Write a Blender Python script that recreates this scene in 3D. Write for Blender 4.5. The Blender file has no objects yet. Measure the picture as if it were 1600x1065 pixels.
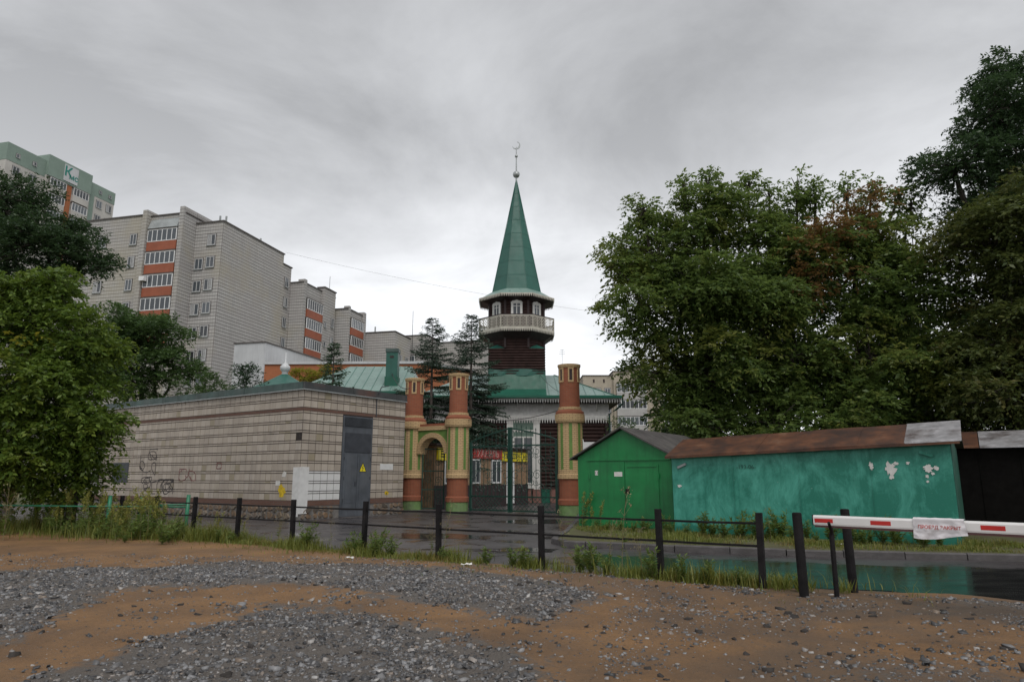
import bpy, math, random
import numpy as np
from mathutils import Matrix, Vector, noise as mnoise
R = math.radians
random.seed(7); rng = np.random.default_rng(11)
scene = bpy.context.scene
col = scene.collection

# ------------------------------------------------------------------ camera
cam_d = bpy.data.cameras.new('camera'); cam_d.lens = 24.08; cam_d.sensor_width = 36
cam_d.clip_start = .1; cam_d.clip_end = 3000
cam = bpy.data.objects.new('camera', cam_d); col.objects.link(cam)
cam.location = (0, 0, 1.6); cam.rotation_euler = (R(90 + 11.23), 0, 0)
scene.camera = cam

# ------------------------------------------------------------------ overcast sky
SUN_EL, SUN_AZ = 55, 162          # degrees; azimuth from +Y clockwise (behind the camera)
world = bpy.data.worlds.new('World'); scene.world = world; world.use_nodes = True
wt = world.node_tree; wt.nodes.clear()
def wn(t, **k):
    n = wt.nodes.new(t)
    for a, b in k.items(): setattr(n, a, b)
    return n
def wmath(op, a, b=None, clamp=False):
    n = wn('ShaderNodeMath', operation=op, use_clamp=clamp)
    for i, q in enumerate((a, b)):
        if q is None: continue
        if isinstance(q, (int, float)): n.inputs[i].default_value = q
        else: wt.links.new(q, n.inputs[i])
    return n.outputs[0]
tc = wn('ShaderNodeTexCoord'); sp = wn('ShaderNodeSeparateXYZ'); wt.links.new(tc.outputs['Generated'], sp.inputs[0])
zc = wmath('ADD', wmath('MAXIMUM', sp.outputs[2], 0.0), 0.16)
cb = wn('ShaderNodeCombineXYZ')
wt.links.new(wmath('DIVIDE', sp.outputs[0], zc), cb.inputs[0]); wt.links.new(wmath('DIVIDE', sp.outputs[1], zc), cb.inputs[1])
def wnoise(scale, detail, rough, dist, off):
    mp = wn('ShaderNodeMapping'); mp.inputs['Location'].default_value = off; wt.links.new(cb.outputs[0], mp.inputs[0])
    n = wn('ShaderNodeTexNoise'); n.inputs['Scale'].default_value = scale; n.inputs['Detail'].default_value = detail
    n.inputs['Roughness'].default_value = rough; n.inputs['Distortion'].default_value = dist
    wt.links.new(mp.outputs[0], n.inputs['Vector']); return n.outputs[0]
n1 = wnoise(1.15, 8, .58, .45, (3.2, 1.7, 0)); n2 = wnoise(.42, 3, .5, .3, (.6, 4.1, 0))
cl = wmath('ADD', wmath('MULTIPLY', n1, .62), wmath('MULTIPLY', n2, .38))
mr = wn('ShaderNodeMapRange'); mr.inputs['From Min'].default_value = .40; mr.inputs['From Max'].default_value = .60
mr.inputs['To Min'].default_value = .67; mr.inputs['To Max'].default_value = 1.10; wt.links.new(cl, mr.inputs[0])
el = wn('ShaderNodeMapRange', interpolation_type='SMOOTHSTEP'); el.inputs['From Min'].default_value = .10; el.inputs['From Max'].default_value = .56
el.inputs['To Min'].default_value = 1.0; el.inputs['To Max'].default_value = .56; wt.links.new(sp.outputs[2], el.inputs[0])
br = wmath('MULTIPLY', mr.outputs[0], el.outputs[0])
cc = wn('ShaderNodeCombineColor')
for i, k in enumerate((.985, 1.0, 1.028)): wt.links.new(wmath('MULTIPLY', br, k), cc.inputs[i])
sky = wn('ShaderNodeTexSky', sky_type='NISHITA'); sky.sun_disc = False
sky.sun_elevation = R(SUN_EL); sky.sun_rotation = R(SUN_AZ); sky.dust_density = 3
bg1 = wn('ShaderNodeBackground'); wt.links.new(cc.outputs[0], bg1.inputs[0]); bg1.inputs[1].default_value = 1.0
bg2 = wn('ShaderNodeBackground'); wt.links.new(sky.outputs[0], bg2.inputs[0]); bg2.inputs[1].default_value = .09
mx = wn('ShaderNodeMixShader'); mx.inputs[0].default_value = .06
wt.links.new(bg1.outputs[0], mx.inputs[1]); wt.links.new(bg2.outputs[0], mx.inputs[2])
wo = wn('ShaderNodeOutputWorld'); wt.links.new(mx.outputs[0], wo.inputs[0])

sd = bpy.data.lights.new('sun', 'SUN'); sd.energy = 1.4; sd.angle = R(35); sd.color = (1, .97, .93)
sun = bpy.data.objects.new('sun', sd); col.objects.link(sun); sun.location = (10, -20, 40)
sdir = Vector((math.sin(R(SUN_AZ)) * math.cos(R(SUN_EL)), math.cos(R(SUN_AZ)) * math.cos(R(SUN_EL)), math.sin(R(SUN_EL))))
sun.rotation_euler = sdir.to_track_quat('Z', 'Y').to_euler()
vs = scene.view_settings; vs.view_transform = 'Standard'; vs.look = 'None'; vs.exposure = 0.22; vs.gamma = 1; vs.use_curve_mapping = False

# ------------------------------------------------------------------ materials
def nt(name):
    m = bpy.data.materials.new(name); m.use_nodes = True; t = m.node_tree; t.nodes.clear()
    o = t.nodes.new('ShaderNodeOutputMaterial'); b = t.nodes.new('ShaderNodeBsdfPrincipled'); t.links.new(b.outputs[0], o.inputs[0])
    return m, t, b
def nd(t, ty, ins=None, **k):
    n = t.nodes.new(ty)
    for a, b in k.items(): setattr(n, a, b)
    for a, b in (ins or {}).items():
        if hasattr(b, 'is_linked') or isinstance(b, bpy.types.NodeSocket): t.links.new(b, n.inputs[a])
        else: n.inputs[a].default_value = b
    return n
def mixc(t, f, a, b, mode='MIX'):
    n = t.nodes.new('ShaderNodeMix'); n.data_type = 'RGBA'; n.blend_type = mode; n.clamp_factor = True
    for i, q in ((0, f), (6, a), (7, b)):
        if isinstance(q, bpy.types.NodeSocket): t.links.new(q, n.inputs[i])
        elif isinstance(q, (int, float)): n.inputs[i].default_value = q
        else: n.inputs[i].default_value = (*q[:3], 1)
    return n.outputs[2]
def ramp(t, f, a, b, lo=0., hi=1.):
    return nd(t, 'ShaderNodeMapRange', {0: f, 1: a, 2: b, 3: lo, 4: hi}).outputs[0]
def noi(t, vec, scale, detail=5, rough=.55, dist=0.):
    return nd(t, 'ShaderNodeTexNoise', {'Vector': vec, 'Scale': scale, 'Detail': detail, 'Roughness': rough, 'Distortion': dist}).outputs[0]
def mapv(t, vec, sc, loc=(0, 0, 0)):
    return nd(t, 'ShaderNodeMapping', {'Vector': vec, 'Scale': sc, 'Location': loc}).outputs[0]
def bump(t, b, h, st, dist=.02):
    n = nd(t, 'ShaderNodeBump', {'Height': h, 'Strength': st, 'Distance': dist}); t.links.new(n.outputs[0], b.inputs['Normal'])
def k(c, s): return tuple(min(1, x * s) for x in c)
def mat(name, c, rough=.7, var=.22, scale=3., bmp=.15, bs=35., metal=0., streak=0., spec=.4, c2=None, dirt=None, dirt_amt=.0, uvw=False):
    m, t, b = nt(name)
    v = nd(t, 'ShaderNodeTexCoord').outputs['Object']
    f = noi(t, v, scale, 6)
    cc_ = mixc(t, ramp(t, f, .3, .7), k(c, 1 - var), c2 or k(c, 1 + var))
    if streak:
        s = noi(t, mapv(t, v, (5, 5, .35)), 1.6, 5)
        cc_ = mixc(t, ramp(t, s, .5, .75, 0, streak), cc_, k(c, .45))
    if dirt:
        d = noi(t, v, scale * .45, 7, .62)
        cc_ = mixc(t, ramp(t, d, .48, .68, 0, dirt_amt), cc_, dirt)
    t.links.new(cc_, b.inputs['Base Color'])
    r = ramp(t, noi(t, v, scale * 2.3, 4), .3, .7, max(.02, rough - .1), min(1, rough + .1)); t.links.new(r, b.inputs['Roughness'])
    b.inputs['Metallic'].default_value = metal; b.inputs['Specular IOR Level'].default_value = spec
    if bmp: bump(t, b, noi(t, v, bs, 4), bmp)
    return m
def brick(name, c1, c2, mo, w, h, ms, off=.5, rough=.8, streak=.25, bmp=.4, patch=None):
    m, t, b = nt(name)
    tcn = nd(t, 'ShaderNodeTexCoord'); uv = tcn.outputs['UV']; ob = tcn.outputs['Object']
    n = nd(t, 'ShaderNodeTexBrick', {'Vector': uv, 'Color1': (*c1, 1), 'Color2': (*c2, 1), 'Mortar': (*mo, 1), 'Scale': 1.0,
        'Mortar Size': ms, 'Mortar Smooth': .2, 'Bias': 0., 'Brick Width': w, 'Row Height': h}, offset=off)
    c = n.outputs[0]
    f = noi(t, ob, 1.3, 7, .6); c = mixc(t, ramp(t, f, .35, .7, 0, .5), c, k(c1, .72))
    if streak:
        s = noi(t, mapv(t, ob, (1.2, 1.2, .12)), 1.2, 6, .6); c = mixc(t, ramp(t, s, .48, .72, 0, streak), c, k(c1, .5))
    if patch:
        s = noi(t, ob, .12, 5, .6); c = mixc(t, ramp(t, s, .45, .62, 0, .6), c, patch)
    t.links.new(c, b.inputs['Base Color']); b.inputs['Roughness'].default_value = rough
    b.inputs['Specular IOR Level'].default_value = .3
    if bmp: bump(t, b, n.outputs[1], -bmp, .01)
    return m
def facade(name, c, line, per=.42, amt=.8, patch=None):
    m, t, b = nt(name); tcn = nd(t, 'ShaderNodeTexCoord'); uv = tcn.outputs['UV']; ob = tcn.outputs['Object']
    n = nd(t, 'ShaderNodeTexBrick', {'Vector': uv, 'Color1': (*c, 1), 'Color2': (*k(c, .9), 1), 'Mortar': (*line, 1), 'Scale': 1.0, 'Mortar Size': .055, 'Mortar Smooth': .3, 'Bias': 0., 'Brick Width': 60., 'Row Height': per}, offset=0)
    n2 = nd(t, 'ShaderNodeTexBrick', {'Vector': uv, 'Color1': (1, 1, 1, 1), 'Color2': (.9, .9, .9, 1), 'Mortar': (.55, .55, .55, 1), 'Scale': 1.0, 'Mortar Size': .02, 'Mortar Smooth': .3, 'Bias': 0., 'Brick Width': .36, 'Row Height': per}, offset=0)
    f = noi(t, ob, .35, 7, .62); c_ = mixc(t, ramp(t, f, .35, .65, 0, .35), c, k(c, .7)); c_ = mixc(t, 1.0, n.outputs[0], n2.outputs[0], 'MULTIPLY')
    f = noi(t, ob, .22, 6, .6); c_ = mixc(t, ramp(t, f, .42, .66, 0, .45), c_, k(line, 1.6))
    s = noi(t, mapv(t, ob, (.9, .9, .06)), 1.2, 6, .6); c_ = mixc(t, ramp(t, s, .5, .72, 0, .3), c_, k(c, .55))
    if patch: c_ = mixc(t, ramp(t, noi(t, ob, .13, 4, .6), .5, .66, 0, .5), c_, patch)
    t.links.new(c_, b.inputs['Base Color']); b.inputs['Roughness'].default_value = .75; b.inputs['Specular IOR Level'].default_value = .3
    return m
def glass_mat(name, c=(.03, .035, .04)):
    m, t, b = nt(name); v = nd(t, 'ShaderNodeTexCoord').outputs['Object']
    oi = nd(t, 'ShaderNodeObjectInfo').outputs['Random']
    c_ = mixc(t, oi, k(c, .6), k(c, 3.2))
    t.links.new(c_, b.inputs['Base Color']); b.inputs['Roughness'].default_value = .08; b.inputs['Specular IOR Level'].default_value = .6
    bump(t, b, noi(t, v, .8, 2), .05)
    return m
def isl(t):
    a = nd(t, 'ShaderNodeNewGeometry').outputs['Random Per Island']; o = nd(t, 'ShaderNodeObjectInfo').outputs['Random']
    q = nd(t, 'ShaderNodeMath', {0: o, 1: 7.31}, operation='MULTIPLY').outputs[0]
    q = nd(t, 'ShaderNodeMath', {0: a, 1: q}, operation='ADD').outputs[0]
    return nd(t, 'ShaderNodeMath', {0: q}, operation='FRACT').outputs[0]
def cramp(t, f, stops, interp='LINEAR'):
    n = t.nodes.new('ShaderNodeValToRGB'); t.links.new(f, n.inputs[0]); e = n.color_ramp; e.interpolation = interp
    while len(e.elements) < len(stops): e.elements.new(.5)
    for q, (p, c) in zip(e.elements, stops): q.position = p; q.color = (*c, 1)
    return n.outputs[0]
def leaf_mat(name, c, c2, tip=None, tip_amt=.0, tip_scale=.35, trans=.35, rough=.5):
    m, t, b = nt(name); out = t.nodes['Material Output']
    v = nd(t, 'ShaderNodeTexCoord').outputs['Object']; r = isl(t)
    cc_ = mixc(t, r, c, c2)
    if tip:
        f = noi(t, v, tip_scale, 4, .6)
        f = nd(t, 'ShaderNodeMath', {0: f, 1: nd(t, 'ShaderNodeMath', {0: r, 1: .12}, operation='MULTIPLY').outputs[0]}, operation='ADD').outputs[0]
        cc_ = mixc(t, ramp(t, f, .58, .72, 0, tip_amt), cc_, tip)
    t.links.new(cc_, b.inputs['Base Color']); b.inputs['Roughness'].default_value = rough; b.inputs['Specular IOR Level'].default_value = .35
    tr = nd(t, 'ShaderNodeBsdfTranslucent', {0: mixc(t, .5, cc_, k(c2, 1.6))})
    mxx = nd(t, 'ShaderNodeMixShader', {0: trans, 1: b.outputs[0], 2: tr.outputs[0]}); t.links.new(mxx.outputs[0], out.inputs[0])
    return m

MT = {}
MT['tile'] = None
def tile_mat():
    m, t, b = nt('facing_tile'); v = nd(t, 'ShaderNodeTexCoord').outputs['Object']; r = isl(t)
    c = cramp(t, r, [(0, (.36, .31, .255)), (.3, (.405, .35, .29)), (.62, (.435, .378, .315)), (.93, (.465, .41, .35)), (.965, (.31, .265, .18)), (1, (.29, .25, .17))])
    g = nd(t, 'ShaderNodeNewGeometry').outputs['Position']
    d = noi(t, g, .8, 7, .6); c = mixc(t, ramp(t, d, .45, .75, 0, .3), c, (.2, .17, .155))
    s = noi(t, mapv(t, g, (3, 3, .3)), 1.5, 6); c = mixc(t, ramp(t, s, .5, .75, 0, .4), c, (.17, .15, .135))
    t.links.new(c, b.inputs['Base Color']); b.inputs['Roughness'].default_value = .55
    bump(t, b, noi(t, g, 18, 4), .12)
    return m
MT['tile'] = tile_mat()
MT['white_tile'] = mat('white_wash', (.62, .62, .61), .8, .08, 4, .2, 20, dirt=(.4, .38, .36), dirt_amt=.4)
MT['mortar'] = mat('dark_mortar', (.035, .028, .026), .9, .3, 8)
MT['oldbrick'] = brick('old_brown_brick', (.165, .08, .055), (.13, .065, .047), (.13, .11, .1), .26, .075, .012)
def rubble_mat():
    m, t, b = nt('rubble_stone'); v = nd(t, 'ShaderNodeNewGeometry').outputs['Position']; r = isl(t)
    c = cramp(t, r, [(0, (.075, .065, .055)), (.35, (.14, .105, .075)), (.6, (.20, .125, .07)), (.8, (.17, .15, .13)), (1, (.24, .19, .14))])
    c = mixc(t, ramp(t, noi(t, v, 7, 6, .65), .42, .7, 0, .7), c, (.06, .05, .042))
    t.links.new(c, b.inputs['Base Color']); b.inputs['Roughness'].default_value = .85; bump(t, b, noi(t, v, 16, 5), .6); return m
MT['rubble'] = None
MT['plinth_mortar'] = mat('plinth_mortar', (.16, .15, .14), .95, .25, 5, .4, 20)
MT['cap_green'] = mat('oxidised_green_sheet', (.05, .085, .078), .5, .35, 1.2, .1, 8, streak=.5, dirt=(.09, .05, .035), dirt_amt=.2)
MT['cap_dark'] = mat('dark_rusty_sheet', (.055, .06, .062), .5, .3, 1.2, .1, 8, streak=.4, dirt=(.13, .06, .045), dirt_amt=.75)
MT['grey_steel'] = mat('grey_painted_steel', (.085, .095, .11), .42, .22, 2, .08, 12, streak=.45, dirt=(.13, .135, .145), dirt_amt=.5)
MT['dark_steel'] = mat('dark_steel', (.045, .05, .06), .5, .2, 3, .05)
MT['black_paint'] = mat('black_paint', (.010, .009, .010), .7, .4, 6, .15, 30, spec=.2, dirt=(.035, .03, .028), dirt_amt=.35)
MT['green_pipe'] = mat('green_pipe_paint', (.02, .16, .085), .4, .25, 5, .1, dirt=(.08, .1, .06), dirt_amt=.3)
MT['ybrick'] = brick('yellow_brick', (.60, .43, .23), (.53, .37, .19), (.28, .18, .10), .26, .082, .013, streak=.15)
MT['rbrick'] = brick('red_brick', (.30, .095, .048), (.25, .078, .042), (.24, .12, .075), .26, .082, .011, streak=.2)
MT['orange_brick'] = brick('orange_brick_far', (.42, .14, .06), (.36, .115, .05), (.3, .16, .09), .26, .09, .01, streak=.25)
MT['green_paint'] = mat('soft_green_paint', (.13, .23, .055), .6, .18, 4, .1, 20, streak=.2)
MT['plinth_green'] = mat('pale_green_plinth', (.15, .25, .09), .7, .25, 4, .2, 20, dirt=(.12, .12, .09), dirt_amt=.5)
MT['gate_green'] = mat('dark_green_iron', (.012, .05, .036), .4, .3, 6, .05)
MT['roof_green'] = mat('green_sheet_roof', (.012, .100, .064), .42, .18, 1.0, .06, 5, streak=.25)
MT['spire_green'] = mat('spire_green_sheet', (.022, .105, .080), .42, .15, .8, .05, 5, streak=.25, dirt=(.035, .125, .10), dirt_amt=.4)
MT['roof_pale'] = mat('pale_green_sheet_roof', (.185, .275, .245), .35, .12, .8, .05, 6, streak=.3)
MT['seam'] = mat('roof_seam', (.11, .22, .19), .4, .1)
MT['log'] = mat('dark_stained_log', (.036, .019, .0165), .75, .35, 2.5, .3, 14, streak=.3, spec=.2)
MT['log_dark'] = mat('dark_boarding', (.03, .017, .017), .6, .3, 4, .2, 14)
MT['white_wood'] = mat('white_painted_wood', (.66, .65, .62), .6, .1, 5, .1, streak=.15)
MT['cream_wood'] = mat('cream_carved_wood', (.52, .49, .42), .65, .15, 5, .1, streak=.2)
MT['frieze'] = mat('pale_frieze_boards', (.60, .59, .57), .65, .12, 4, .1, streak=.2)
MT['grey_metal'] = mat('silver_paint_metal', (.38, .40, .40), .35, .12, 5, .05, metal=.4)
MT['white_pvc'] = mat('white_pvc', (.72, .72, .72), .4, .05, 4, 0)
MT['far_pvc'] = mat('old_window_frame', (.46, .46, .46), .5, .1, 4, 0)
MT['glass'] = glass_mat('window_glass')
MT['curtain'] = mat('lace_curtain', (.30, .30, .30), .6, .3, 5, 0)
MT['tan'] = mat('tan_siding', (.27, .175, .105), .7, .25, 6, .2, 20, streak=.15)
MT['red_sign'] = mat('red_sign', (.42, .035, .03), .5, .15, 6, 0)
MT['yellow_sign'] = mat('yellow_sign', (.72, .60, .02), .5, .1, 6, 0)
MT['pink'] = mat('pale_red_print', (.62, .38, .33), .5, .1, 6, 0)
MT['black_print'] = mat('black_print', (.03, .03, .025), .6, .1, 6, 0)
MT['garage_green'] = mat('green_garage_paint', (.008, .175, .048), .45, .2, 1.6, .2, 4, streak=.5, dirt=(.018, .105, .04), dirt_amt=.6)
MT['felt'] = mat('old_roofing_felt', (.065, .06, .058), .85, .35, 3, .4, 15, dirt=(.12, .11, .1), dirt_amt=.5)
def teal_mat():
    m, t, b = nt('worn_teal_paint'); v = nd(t, 'ShaderNodeTexCoord').outputs['Object']
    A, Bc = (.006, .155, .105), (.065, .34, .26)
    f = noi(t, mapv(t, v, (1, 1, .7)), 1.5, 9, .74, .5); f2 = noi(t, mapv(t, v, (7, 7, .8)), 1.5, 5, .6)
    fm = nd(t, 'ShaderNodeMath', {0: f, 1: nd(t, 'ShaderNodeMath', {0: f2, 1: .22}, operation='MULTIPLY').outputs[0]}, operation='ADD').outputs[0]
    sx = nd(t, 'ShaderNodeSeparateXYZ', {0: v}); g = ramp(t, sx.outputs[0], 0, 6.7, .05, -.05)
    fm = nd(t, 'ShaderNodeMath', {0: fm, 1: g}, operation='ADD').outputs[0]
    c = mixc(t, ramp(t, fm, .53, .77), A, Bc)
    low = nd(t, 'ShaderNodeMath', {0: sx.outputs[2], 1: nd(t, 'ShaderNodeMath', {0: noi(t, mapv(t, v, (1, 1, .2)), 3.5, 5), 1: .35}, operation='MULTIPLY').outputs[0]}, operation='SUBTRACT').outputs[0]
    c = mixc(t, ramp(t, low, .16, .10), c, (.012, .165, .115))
    sp2 = noi(t, v, 26, 3, .6); c = mixc(t, ramp(t, sp2, .66, .72, 0, .6), c, (.3, .42, .38))
    t.links.new(c, b.inputs['Base Color']); b.inputs['Roughness'].default_value = .5
    bump(t, b, noi(t, mapv(t, v, (2.2, 2.2, .4)), 1.6, 3), .18, .05)
    return m
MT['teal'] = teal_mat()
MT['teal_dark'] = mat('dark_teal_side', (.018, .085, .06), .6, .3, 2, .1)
def rust_mat():
    m, t, b = nt('rusty_sheet_roof'); v = nd(t, 'ShaderNodeTexCoord').outputs['Object']
    f = noi(t, v, 1.3, 8, .65); c = cramp(t, f, [(.25, (.02, .012, .009)), (.43, (.05, .021, .012)), (.60, (.125, .048, .021)), (.8, (.20, .12, .075))])
    s = noi(t, mapv(t, v, (6, 1, 1)), 1.2, 5); c = mixc(t, ramp(t, s, .5, .72, 0, .55), c, (.045, .028, .022))
    t.links.new(c, b.inputs['Base Color']); b.inputs['Roughness'].default_value = .55; b.inputs['Metallic'].default_value = .15
    bump(t, b, noi(t, v, 7, 5), .2); return m
MT['rust'] = rust_mat()
MT['bare_zinc'] = mat('weathered_zinc', (.42, .41, .42), .4, .3, 2.5, .2, 8, metal=.5, streak=.3, dirt=(.07, .04, .03), dirt_amt=.9)
MT['shed_shade'] = mat('shaded_shed', (.006, .0055, .005), .9, .3, 3, .2, spec=.1)  # near-black wall colour, the deep shade under the trees painted in
MT['paper'] = mat('torn_paper', (.62, .61, .58), .8, .1, 8, 0)
MT['white_cloth'] = mat('white_cloth', (.66, .64, .66), .85, .06, 4, .1, 60)
MT['red_print'] = mat('red_print', (.46, .11, .10), .7, .3, 14, 0)
MT['arm_white'] = mat('barrier_white', (.74, .73, .72), .35, .05, 3, 0, dirt=(.5, .48, .46), dirt_amt=.3)
MT['arm_red'] = mat('barrier_red', (.50, .025, .02), .4, .12, 5, 0)
MT['arm_under'] = mat('barrier_underside', (.10, .045, .045), .6, .2, 5, 0)
MT['panel'] = facade('grey_tile_facade', (.47, .458, .44), (.20, .185, .18), .42, patch=(.37, .33, .24))
MT['panel_light'] = facade('light_tile_facade', (.45, .44, .41), (.24, .22, .21), .42)
MT['beige_wall'] = brick('beige_far_brick', (.43, .38, .30), (.40, .35, .28), (.36, .32, .27), .5, .3, .02, streak=.2, bmp=.1)
MT['balc_grey'] = mat('grey_balcony_panel', (.38, .37, .36), .7, .15, .6, 0, streak=.25)
MT['orange_panel'] = mat('orange_balcony_panel', (.29, .085, .042), .6, .14, .8, 0, streak=.2)
MT['roof_edge'] = mat('dark_roof_edge', (.10, .09, .085), .7, .2, 1)
MT['zinc_sheet'] = mat('grey_roof_sheet', (.30, .32, .32), .45, .2, 1, .1, streak=.4)
MT['sage'] = mat('sage_green_render', (.20, .265, .225), .7, .1, .3, 0, streak=.15)
MT['pale_render'] = mat('pale_render', (.46, .44, .41), .75, .12, .3, 0, streak=.2)
MT['white_render'] = mat('white_render_wall', (.50, .51, .52), .75, .12, .5, .1, streak=.35)
MT['teal_print'] = mat('teal_print', (.02, .20, .16), .6, .1, 3, 0)
MT['bark'] = mat('tree_bark', (.055, .045, .038), .9, .35, 6, .6, 18)
MT['pale_bark'] = mat('grey_spruce_bark', (.12, .10, .09), .9, .3, 6, .5, 18)
MT['kerb'] = mat('old_concrete_kerb', (.085, .078, .078), .75, .25, 5, .35, 30, dirt=(.06, .055, .05), dirt_amt=.6)
MT['dome_metal'] = mat('white_dome_metal', (.55, .56, .57), .35, .1, 4, 0)
MT['wire'] = mat('black_cable', (.02, .02, .02), .6, .1, 4, 0)
MT['dish'] = mat('white_board', (.66, .66, .66), .5, .06, 4, 0)
MT['leaf_maple'] = leaf_mat('box_elder_leaf', (.048, .092, .022), (.145, .205, .050), (.21, .19, .032), .6, .30, trans=.45)
MT['leaf_rust'] = leaf_mat('box_elder_leaf_turning', (.085, .062, .020), (.20, .115, .04), (.20, .085, .035), .95, .5, trans=.45)
MT['leaf_poplar'] = leaf_mat('poplar_leaf', (.022, .048, .022), (.052, .090, .034), trans=.35, rough=.4)
MT['leaf_olive'] = leaf_mat('olive_leaf', (.042, .066, .018), (.105, .125, .032), (.14, .09, .03), .45, .35)
MT['leaf_bright'] = leaf_mat('bright_box_elder_leaf', (.050, .098, .014), (.140, .205, .032), (.17, .18, .015), .55, .4)
MT['leaf_mid'] = leaf_mat('mid_green_leaf', (.032, .072, .021), (.085, .140, .040))
MT['leaf_yellow'] = leaf_mat('yellowing_leaf', (.16, .17, .015), (.28, .25, .03), trans=.4)
MT['needle'] = leaf_mat('spruce_needles', (.020, .042, .026), (.045, .075, .045), trans=.1, rough=.55)
MT['needle_b'] = leaf_mat('young_spruce_needles', (.018, .050, .022), (.04, .08, .032), trans=.1, rough=.55)
MT['grass'] = leaf_mat('verge_grass', (.085, .125, .022), (.20, .205, .042), (.18, .12, .035), .8, .9, trans=.3)
MT['weed_leaf'] = leaf_mat('weed_leaf', (.07, .13, .025), (.15, .20, .045), (.15, .14, .04), .4, 2.)
MT['weed_plume'] = leaf_mat('weed_plume', (.17, .18, .035), (.29, .27, .065), trans=.3)
MT['weed_dry'] = leaf_mat('dry_weed', (.19, .16, .085), (.30, .25, .14), trans=.25)
MT['weed_stem'] = mat('weed_stem', (.15, .14, .06), .8, .25, 8, 0)

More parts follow.
